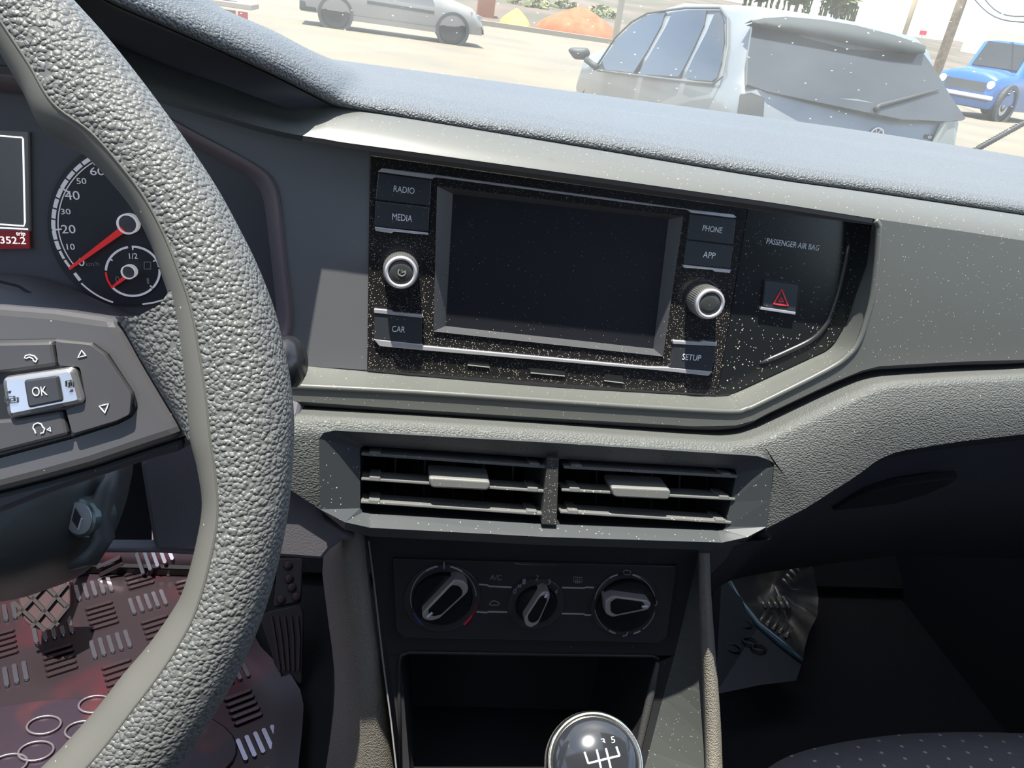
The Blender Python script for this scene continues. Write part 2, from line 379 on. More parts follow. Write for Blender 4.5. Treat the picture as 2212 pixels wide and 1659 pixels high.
v, f = loft([exr(r) for r in (ra_, rmab, rb_, rmid, rc_)]); mesh('trim_strip', v, f, trim, dash, smooth=True)
v, f = loft([[p-FACE.V*.0004 for p in rc_[:nb]], rd_[:nb], re_[:nb]]); mesh('brow_edge', v, f, black, dash)
# hood lining between hood edge and strip
k = 5*5+1
hl0 = [p+np.array([0, .006, -.003]) for p in r0[:46]]
hl1 = [FACE(*q) for q in spline([(*p, w) for p, w in zip(A[:10], AW[:10])], 5)]
hm = [.5*(x+y)+np.array([0, .03, .004]) for x, y in zip(hl0, hl1)]
v, f = loft([hl0, hm, hl1]); mesh('hood_lining', v, f, mat('hood lining plastic', (.10, .10, .118), .55), dash, smooth=True)
# --- front trim panel with the opening for radio and switches
RIM = [(1890, 476), (1897, 486), (1898, 500), (1893, 570), (1884, 640), (1872, 690), (1855, 738), (1832, 768), (1785, 800), (1640, 872), (1612, 883), (1575, 889), (1400, 880), (1200, 867), (900, 847), (640, 834), (540, 828)]
LOW = [(2420, 762), (2212, 777), (2080, 781), (1950, 788), (1900, 791), (1860, 801), (1800, 826), (1660, 892), (1630, 908), (1590, 919), (1500, 921), (1200, 904), (900, 885), (640, 867), (540, 862)]
up_r = [(1888, 472), (1950, 482), (2080, 500), (2212, 520), (2420, 550)]
poly = up_r+LOW+RIM[::-1]
tp3 = W3(poly, .022); tp3 = tp3[:5]+[np.array([.75, tp3[4][1], tp3[4][2]]), np.array([.75, tp3[5][1], tp3[5][2]])]+tp3[5:]; mesh('trim_panel', tp3, [list(range(len(tp3)))], trim, dash)
rim3 = spline([FACE(x, y, .0215) for x, y in RIM], 4)
v, f = tube(rim3, .0022, 8); mesh('trim_bead', v, f, trim, dash, smooth=True)
INN = [(1884, 484), (1886, 490), (1884, 500), (1872, 570), (1848, 635), (1830, 690), (1806, 735), (1785, 757), (1740, 778), (1600, 842), (1580, 849), (1552, 855), (1390, 847), (1200, 836), (900, 811), (640, 787), (540, 780)]
s0 = spline([(*p, .0215) for p in RIM], 4); s1 = spline([(*p, -.001) for p in INN], 4)
A0 = [FACE(*q) for q in s0]; A1 = [FACE(*q) for q in s1]
v, f = loft([A0, [.45*a+.55*b+np.array([0, 0, -.001]) for a, b in zip(A0, A1)], A1]); mesh('opening_surround', v, f, trim, dash, smooth=True)
lowc = spline([(*p, .022) for p in LOW], 4)
l0 = exl([FACE(*q) for q in lowc])
v, f = loft([l0, [p-FACE.V*.004-FACE.W*.004 for p in l0], [p-FACE.V*.006-FACE.W*.02 for p in l0], [p-FACE.V*.03-FACE.W*.022 for p in l0]]); mesh('shadow_gap', v, f, panel_d, dash)
# --- lower pad around the air vent
PT = [(2420, 790), (2212, 804), (2080, 810), (1950, 818), (1905, 823), (1865, 834), (1800, 862), (1680, 919), (1640, 936), (1590, 949), (1500, 947), (1200, 926), (900, 907), (640, 893), (540, 887)]
PM = [(2420, 812), (2212, 826), (2080, 832), (1955, 840), (1915, 846), (1875, 858), (1815, 887), (1695, 944), (1650, 962), (1598, 975), (1505, 973), (1203, 951), (903, 931), (642, 916), (540, 910)]
p0 = spline([(*p, .030) for p in PT], 4); p1 = spline([(*p, .043) for p in PM], 4)
q0 = [FACE(*q) for q in p0]; q1 = [FACE(*q) for q in p1]
qi = [p-FACE.W*.03-FACE.V*.002 for p in q0]
qm = [.5*(a+b)+FACE.W*.004+FACE.V*.003 for a, b in zip(q0, q1)]
PB = [(2420, 915), (2212, 938), (2080, 953), (1985, 968), (1945, 975), (1900, 992), (1850, 1028), (1800, 1060), (1740, 1098), (1700, 1120), (1655, 1142), (1600, 1170), (900, 1150), (700, 1100), (540, 1092)]
p2 = spline([(*p, .047) for p in PB], 4); q2 = [FACE(*q) for q in p2]
qh = [a*.5+b*.5+FACE.W*.003 for a, b in zip(q1, q2)]
nv = 4*7
def rows_to(i, j): return [exl(r[i:j]) for r in (qi, q0, qm, q1, qh, q2)]
# the right wing carries the full height, the part above and left of the vent only a band
v, f = loft(rows_to(0, 4*8+1)); right_pad = MB().add(v, f)
VO = [(1672, 1008), (1660, 992), (1636, 984), (1200, 956), (722, 929), (700, 932), (688, 948)]   # vent outline, top side
band_t = [q1[i] for i in range(4*8, 4*14+1)]
vt = spline([FACE(x, y, .044) for x, y in [(1655, 991), (1648, 988), (1636, 985), (1400, 968), (1200, 956), (900, 938), (722, 929)]], 8)
rs = lambda P, n: [np.array([np.interp(t, np.linspace(0, 1, len(P)), [p[c] for p in P]) for c in range(3)]) for t in np.linspace(0, 1, n)]
i0, i1 = 4*8, 4*13
v, f = loft([rs(r[i0:i1+1], 50) for r in (qi, q0, qm, q1)]+[rs(vt, 50)]); right_pad.add(v, f)
lp = [[FACE(540, 887, 0), FACE(640, 893, 0), FACE(730, 898, 0)], [FACE(540, 887, .030), FACE(640, 893, .030), FACE(730, 898, .03)], [FACE(540, 898, .040), FACE(640, 904, .040), FACE(725, 909, .04)],
      [FACE(540, 912, .044), FACE(640, 918, .044), FACE(722, 925, .044)], [FACE(540, 950, .045), FACE(630, 950, .045), FACE(694, 945, .045)], [FACE(540, 1030, .045), FACE(630, 1045, .045), FACE(694, 1080, .045)], [FACE(540, 1045, .045), FACE(630, 1060, .044), FACE(694, 1102, .044)]]
v, f = loft(lp); right_pad.add(v, f)
Lp = [FACE(1655, 991, .044), FACE(1669, 1003, .0445), FACE(1670, 1030, .045), FACE(1664, 1080, .0455), FACE(1656, 1141, .046)]
Rp = [q1[32], .5*(q1[32]+qh[32]), qh[32], .5*(qh[32]+q2[32]), q2[32]]
vr = [[a, a*.5+b*.5, b] for a, b in zip(Lp, Rp)]
v, f = loft(vr); right_pad.add(v, f)
right_pad.build('lower_pad', leather_lo, dash, smooth=True, weld=.0015)
# --- glove box and underside on the passenger side
und = exl(q2[:4*11+1])
u1 = [p-FACE.W*.012-np.array([0, 0, .012]) for p in und]
u2 = [p+np.array([0, .05, -.03]) for p in und]
u3 = [p+np.array([0, .07, -.10]) for p in und]
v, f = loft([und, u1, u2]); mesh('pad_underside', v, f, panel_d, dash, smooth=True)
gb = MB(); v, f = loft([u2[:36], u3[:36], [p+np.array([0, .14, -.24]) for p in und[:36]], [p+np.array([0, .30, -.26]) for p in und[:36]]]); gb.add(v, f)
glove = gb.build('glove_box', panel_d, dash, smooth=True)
hp = [(1800, 1104), (1830, 1085), (1870, 1066), (1940, 1048), (2072, 1032), (2050, 1048), (2000, 1070), (1930, 1090), (1860, 1098)]
GL = Pl(und[12]+np.array([0, .045, -.03]), -20)
v, f = pxprism(GL, hp, .004, -.004); mesh('handle_recess', v, f, void, glove, bev=.001)
# --- driver side face panel, cluster surround, knee panel
fp = [(799, 325), (700, 308), (630, 294), (560, 277), (480, 254), (360, 218), (250, 186), (150, 160), (200, 195), (330, 238), (430, 290), (500, 326), (556, 358), (585, 382), (600, 412), (608, 460), (618, 560), (628, 640), (633, 690), (625, 730), (600, 760), (545, 782), (640, 790), (793, 799)]
mesh('face_panel', W3(fp, 0), [list(range(len(fp)))], panel, dash)
BO = [(-120, 150), (60, 165), (200, 195), (330, 238), (430, 290), (500, 326), (556, 358), (585, 382), (600, 412), (608, 460), (618, 560), (628, 640), (633, 690), (625, 730), (600, 760), (545, 782), (350, 770), (-120, 770)]
BI = [(-120, 190), (60, 205), (190, 232), (300, 262), (410, 315), (480, 352), (535, 383), (556, 402), (568, 428), (575, 470), (586, 565), (594, 640), (596, 680), (590, 700), (570, 715), (530, 725), (350, 720), (-120, 720)]
b0 = [FACE(*q) for q in spline([(*p, .0005) for p in BO], 4)]; b1 = [FACE(*q) for q in spline([(*p, -.026) for p in BI], 4)]
bm_ = [.55*a+.45*b+FACE.W*.004 for a, b in zip(b0, b1)]
v, f = loft([b0, [p+FACE.W*.0015 for p in b0], bm_, b1, [p-FACE.W*.006 for p in b1]]); mesh('cluster_surround', v, f, mat('cluster surround plastic', (.21, .160, .168), .40), dash, smooth=True)
kp = [(300, 1000), (330, 960), (480, 900), (540, 887), (600, 890), (640, 893), (694, 1080), (694, 1102), (705, 1125), (742, 1150), (770, 1168), (740, 1172), (715, 1190), (697, 1212), (560, 1202), (335, 1190), (328, 1172)]
fr_ = W3(kp, .036); v, f = prism(fr_, [p+np.array([0, .05, .004]) for p in fr_]); mesh('knee_panel', v, f, knee_m, dash, bev=.004)
kb = [(40, 960), (330, 960), (328, 1172), (335, 1190), (40, 1186)]
mesh('aperture_dark_sheet', W3(kb, -.06), [list(range(len(kb)))], void, dash)  # flat black sheet standing in for the dark void beside the column
ks = [(0, 1176), (230, 1184), (335, 1184), (560, 1198), (560, 1208), (335, 1196), (230, 1196), (0, 1190)]
fr_ = W3(ks, .034); v, f = prism(fr_, [p+np.array([0, .010, .0]) for p in fr_]); mesh('knee_panel_edge', v, f, knee_m, dash, bev=.002)

# ================================================================== radio
radio = thing('car_radio', FACE(1175, 830, 0), 'gloss black car radio with blank touchscreen, two knobs and six keys', 'radio')
PO = [(801, 337), (1615, 451), (1549, 853), (793, 799)]
BZ = [(944, 402), (1475, 467), (1431, 769), (936, 715)]
SI = [(979, 419), (1444, 474), (1411, 753), (963, 704)]
def dens(q, n=8):
    o = []
    for i in range(4):
        a, b = np.array(q[i], float), np.array(q[(i+1) % 4], float)
        o += [a+(b-a)*k/n for k in range(n)]
    return o
r_po = [FACE(x, y, .001) for x, y in dens(PO)]; r_bz = [FACE(x, y, .001) for x, y in dens(BZ)]
v, f = loft([[p-FACE.W*.012 for p in r_po], r_po, r_bz], True); mesh('faceplate', v, f, gloss, radio)
r_si = [FACE(x, y, -.0065) for x, y in dens(SI)]
v, f = loft([[p+FACE.W*.0012 for p in r_bz], [p*.25+q*.75+FACE.W*.001 for p, q in zip(r_si, r_bz)], r_si], True)
bez = mesh('screen_bezel', v, f, mat('bezel plastic', (.070, .070, .076), .38, dust=SP1), radio)
mesh('screen', [FACE(x, y, -.0063) for x, y in SI], [[0, 1, 2, 3]], screen, radio)
def poly_part(name, pl, pts, w1, w0, m, parent, bev=0, **kw):
    v, f = pxprism(pl, pts, w1, w0); return mesh(name, v, f, m, parent, bev=bev, **kw)
poly_part('chrome_strip', FACE, [(816, 371), (825, 363), (937, 377), (1400, 439), (1487, 452), (1585, 463), (1592, 470), (1583, 471), (1493, 460), (1484, 453), (1400, 444), (940, 383), (933, 387)], .0035, 0, chrome, radio, .0004)
poly_part('chrome_strip', FACE, [(807, 733), (911, 744), (916, 748), (1400, 793), (1442, 794), (1539, 803), (1530, 812), (1438, 802), (1400, 798), (916, 757), (820, 748)], .0035, 0, chrome, radio, .0004)
KEYS = [('RADIO', [(817, 374), (932, 389), (929, 445), (811, 431)], (873, 410), 45, 13.5, .12), ('MEDIA', [(811, 434), (928, 448), (925, 500), (809, 488)], (869, 470), 43, 14, .11),
        ('PHONE', [(1491, 462), (1590, 473), (1584, 529), (1484, 517)], (1539, 495), 42, 12.5, .13), ('APP', [(1484, 519), (1584, 531), (1578, 580), (1477, 570)], (1532, 551), 26, 13, .12),
        ('CAR', [(809, 675), (912, 687), (911, 742), (808, 732)], (861, 711), 28, 13, .08), ('SETUP', [(1455, 742), (1547, 750), (1538, 801), (1446, 793)], (1494, 772), 40, 12.5, .08)]
for t, q, c, wp, hp_, sl in KEYS:
    kk = poly_part('radio_key', FACE, q, .0032, 0, btn, radio, .0005)
    text('key_lettering', t, FACE, c, wp, hp_, .0033, white, kk, sl)
for q in ([(809, 490), (924, 503), (926, 508), (850, 500), (846, 504), (811, 499)], [(1476, 572), (1579, 583), (1577, 590), (1545, 587), (1540, 583), (1477, 578)],
          [(808, 668), (845, 671), (850, 675), (914, 681), (913, 687), (808, 676)], [(1454, 736), (1515, 740), (1519, 737), (1549, 741), (1547, 748), (1454, 743)]):
    poly_part('key_chrome_edge', FACE, q, .0040, 0, chrome, radio, .0003)
for nm, q in (('card_slot', [(1010, 778), (1056, 783), (1057, 792), (1010, 787)]), ('card_slot', [(1143, 797), (1147, 795), (1220, 802), (1223, 806), (1220, 811), (1146, 804)]), ('usb_port', [(1306, 808), (1346, 812), (1346, 826), (1305, 821)])):
    s_ = poly_part(nm, FACE, q, .0016, 0, void, radio)
    b = [p for p in q]; ym = sum(p[1] for p in q)/len(q)
    lo = sorted([p for p in q if p[1] > ym-2 or p is q[-1] or p is q[-2]], key=lambda p: p[0]); lo = [lo[0], lo[-1]]
    v, f = strip_px(FACE, [(q[-1][0], q[-1][1]+1), (q[-2][0], q[-2][1]+1)] if nm != 'card_slot' or len(q) == 4 else [(1146, 805), (1220, 812)], .0006, .0014, .0006); mesh('slot_lip', v, f, silver, s_)
def radio_knob(c, axis_px, icon):
    P = FACE(*c, .0185); B = P-FACE.W*.0185
    root = MB(); v, f = lathe(B, FACE.W, [(.0142, 0), (.0142, .0012), (.0128, .0014), (.0128, .0006)], 40); root.add(v, f)
    k = root.build('knob', black, radio, smooth=False)
    v, f = lathe(B, FACE.W, [(.0112, .001), (.0116, .003), (.0116, .0150), (.0110, .0168)], 96, .035, (1, 2)); mesh('knurled_body', v, f, mat('knob metal', (.45, .44, .43), .35, .85), k)
    v, f = lathe(B, FACE.W, [(.0106, .0166), (.0104, .0180), (.0094, .0188), (.0082, .0184), (.0080, .0172)], 56); mesh('chrome_ring', v, f, chrome, k, smooth=True)
    v, f = lathe(B, FACE.W, [(.0081, .0172), (.0079, .0176), (.004, .0179), (.0005, .0180)], 48); cp = mesh('knob_cap', v, f, mat('knob cap', (.045, .047, .045), .4, dust=SP1), k, smooth=True)
    if icon:
        v, f = strip_px(FACE, arc((c[0]+2, c[1]-1), 8, 8, 130, 390, 20), .0007, .0182, .0003); mesh('power_symbol', v, f, grey_pr, cp)
        v, f = strip_px(FACE, [(c[0]+2, c[1]-1), (c[0]+10, c[1]-2)], .0007, .0182, .0003); mesh('power_symbol_bar', v, f, grey_pr, cp)
radio_knob((866, 589), None, True); radio_knob((1535, 657), None, False)

# ================================================================== hazard switch panel
hz = thing('hazard_switch_panel', FACE(1700, 800, 0), 'glossy black panel with hazard warning button right of the radio', 'switch panel')
HP = [(1616, 452), (1884, 486), (1880, 520), (1872, 570), (1848, 635), (1830, 690), (1806, 735), (1785, 757), (1740, 778), (1600, 842), (1580, 849), (1550, 854)]
poly_part('panel', FACE, HP, .0004, -.01, mat('hazard panel black', (.016, .018, .020), .22, dust=[(330, .16, .2), (700, .12, .28)]), hz)
v, f = tube([FACE(x, y, .0002) for x, y in spline([(1836, 520), (1822, 590), (1806, 650), (1785, 700), (1755, 732), (1700, 760), (1640, 786)], 5)], [.0008]+[.0020]*28+[.0016, .0006], 8); mesh('raised_ridge', v, f, mat('ridge black', (.03, .032, .034), .3, dust=SP1), hz, smooth=True)
poly_part('button_frame', FACE, roundpoly([(1649, 602), (1731, 612), (1722, 682), (1642, 669)], 6), .0012, 0, black, hz)
hb = poly_part('hazard_button', FACE, roundpoly([(1654, 607), (1726, 616), (1719, 674), (1648, 663)], 5), .0034, 0, btn, hz, .0006)
poly_part('chrome_edge', FACE, [(1645, 663), (1719, 674), (1718, 680), (1643, 669)], .0036, 0, chrome, hz, .0003)
T1 = [(1688, 625), (1702, 660), (1671, 656)]; T2 = [(1687, 643), (1692, 652), (1682, 651)]
for q, wd in ((T1, .0012), (T2, .0009)):
    v, f = strip_px(FACE, [p for i in range(3) for p in [q[i], tuple(.5*np.array(q[i])+.5*np.array(q[(i+1) % 3]))]], wd, .0036, .0004, True); mesh('warning_triangle', v, f, mat('hazard red', (.80, .05, .06), .5), hb)
text('panel_lettering', 'PASSENGER AIR BAG', FACE, (1713, 528), 113, 12, .0006, white, hz, .135)

# ================================================================== centre air vent
vent = thing('air_vent', FACE(1180, 1150, .02), 'dark twin centre air vent with horizontal slats below the radio', 'air vent')
VOUT = [(689, 948), (699, 935), (722, 930), (1200, 957), (1636, 985), (1660, 993), (1671, 1008), (1664, 1080), (1656, 1138), (1615, 1160), (1560, 1172), (1180, 1160), (800, 1140), (745, 1128), (691, 1100)]
VIN = [(778, 978), (779, 968), (786, 963), (1190, 990), (1578, 1012), (1588, 1014), (1591, 1022), (1578, 1085), (1567, 1138), (1562, 1144), (1550, 1146), (1170, 1132), (800, 1110), (783, 1107), (778, 1098)]
o1 = [FACE(x, y, .047) for x, y in VOUT]; i1_ = [FACE(x, y, .036) for x, y in VIN]
low = np.array([0, 0, 0, 0, 0, 0, 0, .1, .45, .9, 1, 1, 1, .9, .35])
o2 = [p+FACE.W*(-.004)+np.array([0, .0, -.010])*k for p, k in zip(o1, low)]
o3 = [p+FACE.W*(-.03)+np.array([0, .0, -.014])*k for p, k in zip(o1, low)]
v, f = loft([o3, o2, o1], True); mesh('outer_frame', v, f, vent_m, vent, bev=.0008)
v, f = loft([o1, i1_], True); mesh('inner_funnel', v, f, vent_m, vent)
bk = [p-FACE.W*.06 for p in i1_]; v, f = loft([i1_, bk], True); f.append(list(range(len(bk), 2*len(bk)))); mesh('duct', v, f, void, vent)
poly_part('divider', FACE, [(1182, 989), (1208, 991), (1203, 1136), (1170, 1134)], .041, -.01, mat('vent divider', (.06, .06, .06), .4, dust=[(900, .35, .25)]), vent, .001)
SL = [((781, 977), (1176, 1005)), ((781, 1030), (1172, 1057)), ((780, 1079), (1170, 1106)), ((1212, 1005), (1583, 1026)), ((1208, 1054), (1578, 1074)), ((1205, 1101), (1570, 1124))]
for i, (a, b) in enumerate(SL):
    P, Q = FACE(*a, .030), FACE(*b, .030)
    v, f = bar3(P, Q, FACE.V-FACE.W*.12, .016, .0022); sl = mesh('slat', v, f, slat_m, vent, bev=.0006)
    for t in (.07, .93):
        c = P*(1-t)+Q*t; v, f = bar3(c-(Q-P)*.03, c+(Q-P)*.03, FACE.V-FACE.W*.12, .017, .0036); mesh('slat_end', v, f, slat_m, sl, bev=.0008)
for q in ([(925, 1031), (1060, 1040), (1056, 1060), (930, 1054)], [(1319, 1052), (1450, 1058), (1446, 1080), (1325, 1074)]):
    fr_ = [FACE(x, y, .0415) for x, y in roundpoly(q, 9)]; v, f = prism(fr_, [p-FACE.W*.022 for p in fr_]); tb = mesh('slider_tab', v, f, mat('tab plastic', (.20, .20, .19), .4, dust=SP1), vent, bev=.0016, seg=3)
for (xa, xb, y0, y1, s) in ((790, 1165, 968, 1110, .066), (1222, 1575, 995, 1135, .056)):
    for k in range(1, 6):
        x = xa+(xb-xa)*k/6; a = FACE(x, y0+(x-xa)*s, -.006); b = FACE(x-4, y1+(x-xa)*s*.7, -.006)
        v, f = bar3(a, b, FACE.U, .02, .0015); mesh('vane', v, f, black, vent)

# ================================================================== centre console (curved stack)
PROF = spline([(-.026, .915), (-.030, .86), (-.037, .80), (-.048, .752), (-.064, .70), (-.088, .655), (-.14, .62), (-.30, .60)], 8)
PN = []
for i, p in enumerate(PROF):
    t = unit(PROF[min(i+1, len(PROF)-1)]-PROF[max(i-1, 0)]); PN.append(np.array([t[1], -t[0]]))
    if PN[-1][1] < 0 and PN[-1][0] > 0: PN[-1] = -PN[-1]
def stack(px, py, off=0):
    r = ray(px, py); best = None
    Q = [p+n_*off for p, n_ in zip(PROF, PN)]
    for a, b in zip(Q[:-1], Q[1:]):
        d = b-a; A_ = np.array([[r[1], -d[0]], [r[2], -d[1]]]); 
        if abs(np.linalg.det(A_)) < 1e-9: continue
        t, s = np.linalg.solve(A_, np.array([a[0]-CAM[1], a[1]-CAM[2]]))
        if t > 0 and -.001 <= s <= 1.001 and (best is None or t < best): best = t
    if best is None:
        a, b = Q[0], Q[1]; d = b-a; A_ = np.array([[r[1], -d[0]], [r[2], -d[1]]]); best = np.linalg.solve(A_, np.array([a[0]-CAM[1], a[1]-CAM[2]]))[0]
    return CAM+r*best
con = thing('centre_console', (0.02, -.15, .45), 'black centre console stack with storage cubby and padded side rails', 'console')
def ed(pts, n=14):
    P = spline(pts, 8); return [np.array([np.interp(t, np.linspace(0, 1, len(P)), [p[c] for p in P]) for c in range(len(P[0]))]) for t in np.linspace(0, 1, n)]
def sl_loft(left, right, off=0, n=14, k=8):
    A_, B_ = ed(left, n), ed(right, n); return loft([[stack(*(a+(b-a)*j/k), off) for j in range(k+1)] for a, b in zip(A_, B_)])
# plate: upper field, left and right borders of the cubby
pl_ = MB()
pl_.add(*sl_loft([(784, 1140), (796, 1200), (822, 1330), (838, 1412)], [(1512, 1160), (1506, 1212), (1478, 1330), (1457, 1416)]))
pl_.add(*sl_loft([(838, 1412), (850, 1500), (862, 1600), (874, 1700)], [(864, 1425), (872, 1500), (880, 1600), (888, 1700)], k=2))
pl_.add(*sl_loft([(1426, 1428), (1408, 1500), (1384, 1600), (1360, 1700)], [(1457, 1416), (1434, 1500), (1408, 1600), (1382, 1700)], k=2))
pl_.build('console_plate', plate_m, con, smooth=True)
# cubby: walls going in from the opening
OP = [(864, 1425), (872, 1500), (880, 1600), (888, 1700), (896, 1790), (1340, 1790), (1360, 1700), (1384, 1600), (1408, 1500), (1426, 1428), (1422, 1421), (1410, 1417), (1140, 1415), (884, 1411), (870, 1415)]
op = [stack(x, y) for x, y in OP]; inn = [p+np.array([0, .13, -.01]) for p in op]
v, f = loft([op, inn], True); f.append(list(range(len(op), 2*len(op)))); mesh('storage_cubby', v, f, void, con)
v, f = tube([stack(x, y, .001) for x, y in [(866, 1660), (862, 1500), (862, 1432), (868, 1415), (884, 1409), (1140, 1413), (1410, 1417), (1424, 1424)]], .0014, 8); mesh('cubby_lip', v, f, plate_m, con, smooth=True)
v, f = tube([stack(x, y, .001) for x, y in [(1421, 1430), (1408, 1490), (1393, 1555), (1376, 1630), (1370, 1660)]], [.002, .0034, .0034, .003, .003], 8); mesh('cubby_side_trim', v, f, cons_m, con, smooth=True)
v, f = tube([stack(x, y, .0005) for x, y in [(796, 1168), (808, 1260), (827, 1426), (845, 1560), (856, 1659)]], .0007, 6); mesh('plate_seam', v, f, grey_pr, con)
# left padded strip and its flank
ll = [(734, 1166), (697, 1208), (704, 1303), (720, 1426), (722, 1518), (704, 1659), (690, 1720)]
cl = [(738, 1150), (742, 1230), (752, 1334), (765, 1426), (778, 1540), (790, 1659), (796, 1720)]
rl = [(780, 1150), (788, 1225), (802, 1330), (816, 1426), (834, 1550), (848, 1659), (856, 1720)]
STP = Pl((0, -.032, .85), 2)
rows = [[STP(*p, -.040) for p in ed(ll)], [STP(*p, -.008) for p in ed([(.5*a[0]+.5*b[0], .5*a[1]+.5*b[1]) for a, b in zip(ll, cl)])], [STP(*p, .008) for p in ed(cl)], [STP(.4*a[0]+.6*b[0], .4*a[1]+.6*b[1], .011) for a, b in zip(ed(cl), ed(rl))], [STP(*p, .006) for p in ed(rl)], [STP(*p, -.012) for p in ed([(x+8, y) for x, y in rl])]]
v, f = loft(rows); mesh('side_strip', v, f, rail_m, con, smooth=True)
flank = [[p+np.array([0, 0, 0]) for p in rows[0]], [p+np.array([.01, .06, -.15]) for p in rows[0]], [p+np.array([.01, .06, -.42]) for p in rows[0]]]
v, f = loft(flank); mesh('console_flank', v, f, cons_m, con, smooth=True)
# right rail: rounded bar, inner wall and outer flank
rL = [(1509, 1195), (1510, 1292), (1513, 1387), (1517, 1476), (1521, 1577), (1523, 1659), (1524, 1720)]
rR = [(1533, 1195), (1537, 1292), (1545, 1403), (1551, 1476), (1557, 1561), (1561, 1659), (1563, 1720)]
A_, B_ = ed(rL), ed(rR); rows = []
for t, off in ((-.02, 0), (.0, .012), (.15, .019), (.5, .023), (.85, .019), (1, .010), (1.0, -.01)):
    rows.append([stack(*(a+(b-a)*t), off) for a, b in zip(A_, B_)])
v, f = loft(rows); mesh('side_rail', v, f, rail_m, con, smooth=True)
wl = ed([(1508, 1200), (1478, 1330), (1457, 1416), (1434, 1500), (1408, 1600), (1382, 1700)])
v, f = loft([[stack(*p, 0) for p in wl], [stack(*(a+(b-a)*.0), .010) for a, b in zip(A_, B_)]]); mesh('inner_wall', v, f, mat('console wall', (.085, .09, .085), .45, dust=SP1), con)
fl = rows[-1]; v, f = loft([rows[-2], fl, [p+np.array([.0, .05, -.2]) for p in fl], [p+np.array([.0, .05, -.42]) for p in fl]]); mesh('passenger_flank', v, f, cons_m, con, smooth=True)
v, f = loft([[(-.11, -.20, .57), (.15, -.20, .57)], [(-.10, -.8, .57), (.14, -.8, .57)]]); mesh('tunnel_top', v, f, black, con)

# ================================================================== climate control unit
ctr = stack(1150, 1295); CLI = Pl(ctr, 11)
clim = thing('climate_control', CLI(1150, 1385, 0), 'black heater control panel with three silver-rimmed rotary dials', 'climate control')
PAN = [(849, 1207), (1463, 1223), (1441, 1376), (1424, 1389), (872, 1378), (857, 1362)]
poly_part('panel', CLI, PAN, .006, -.004, mat('climate panel', (.042, .038, .041), .32), clim, .0008)
def line(name, pl, pts, wd, w, m, parent, closed=False, th=.0004):
    v, f = strip_px(pl, pts, wd, w, th, closed); return mesh(name, v, f, m, parent)
for q in ([(1034, 1262), (1052, 1263), (1056, 1266), (1105, 1268)], [(1029, 1321), (1050, 1323), (1056, 1321), (1096, 1322)], [(1214, 1269), (1262, 1270), (1266, 1268), (1283, 1269)], [(1213, 1325), (1260, 1326), (1264, 1328), (1277, 1328)]):
    line('silver_line', CLI, q, .0013, .0062, silver, clim)
line('highlight_edge', CLI, [(1112, 1216), (1125, 1218), (1205, 1220)], .0012, .0062, chrome_d, clim)
DI = [((956, 1291), 82, 62, [(981, 1252), (1001, 1254), (1012, 1268), (1010, 1281), (949, 1337), (930, 1342), (914, 1338), (911, 1325)], .80),
      ((1158, 1303), 61, 42, [(1176, 1276), (1188, 1280), (1188, 1293), (1163, 1348), (1147, 1357), (1135, 1351), (1132, 1337), (1166, 1284)], .8),
      ((1350, 1305), 72, 60, [(1307, 1298), (1324, 1287), (1400, 1297), (1408, 1306), (1400, 1318), (1322, 1334), (1308, 1326)], .8)]
def cpx(c, r): return np.linalg.norm(CLI(c[0]+r, c[1], .006)-CLI(*c, .006))
dials = []
for c, ro, ri, hnd, _ in DI:
    O_ = CLI(*c, .006); R_, r_ = cpx(c, ro), cpx(c, ri)
    v, f = lathe(O_, CLI.W, [(R_, -.001), (R_, .0010), (R_-.0008, .0018), (r_+.001, .0012), (r_+.0008, -.0005)], 56); d = mesh('dial', v, f, mat('dial black', (.048, .045, .048), .35), clim, smooth=False)
    v, f = lathe(O_, CLI.W, [(r_, -.001), (r_, .0030), (r_-.0010, .0045), (r_*.5, .0050), (.0005, .0050)], 56); mesh('turning_disc', v, f, mat('disc black', (.014, .014, .016), .28), d, smooth=False)
    g0 = np.mean(hnd, 0); inr = [tuple(g0+(np.array(p)-g0)*s) for p, s in zip(hnd, [.62]*len(hnd))]
    fr_ = [CLI(x, y, .0195) for x, y in roundpoly(hnd, 5, 3)]; v, f = prism(fr_, [p-CLI.W*.0155 for p in fr_]); h = mesh('grip', v, f, mat('grip silver', (.50, .45, .42), .36, .35), d, bev=.0012)
    big = [tuple(g0+(np.array(p)-g0)*.74) for p in hnd]
    fr_ = [CLI(x, y, .0200) for x, y in roundpoly(big, 4, 3)]; v, f = prism(fr_, [p-CLI.W*.002 for p in fr_]); mesh('grip_inlay', v, f, mat('inlay black', (.012, .013, .015), .25), h)
    dials.append(d)
for d, pts in ((0, [(922, 1333), (934, 1323)]), (1, [(1177, 1291), (1182, 1283)]), (2, [(1386, 1310), (1400, 1310)])):
    line('pointer_mark', CLI, pts, .0016, .0202, white, dials[d])
for a0, a1, m_, wd in ((100, 122, silver, .0014), (122, 160, grey_pr, .0009), (160, 195, grey_pr, .0007), (78, 56, silver, .0014), (56, 5, grey_pr, .0009), (-8, -30, mat('dim red print', (.25, .02, .02), .5), .0012), (-30, -52, red_pr, .0018), (205, 232, blue_pr, .0012)):
    line('temperature_arc', CLI, arc((958, 1293), 71, 71, a0, a1, 10), wd, .0075, m_, dials[0])
line('centre_mark', CLI, [(959, 1214), (959, 1228)], .0012, .0075, grey_pr, dials[0])
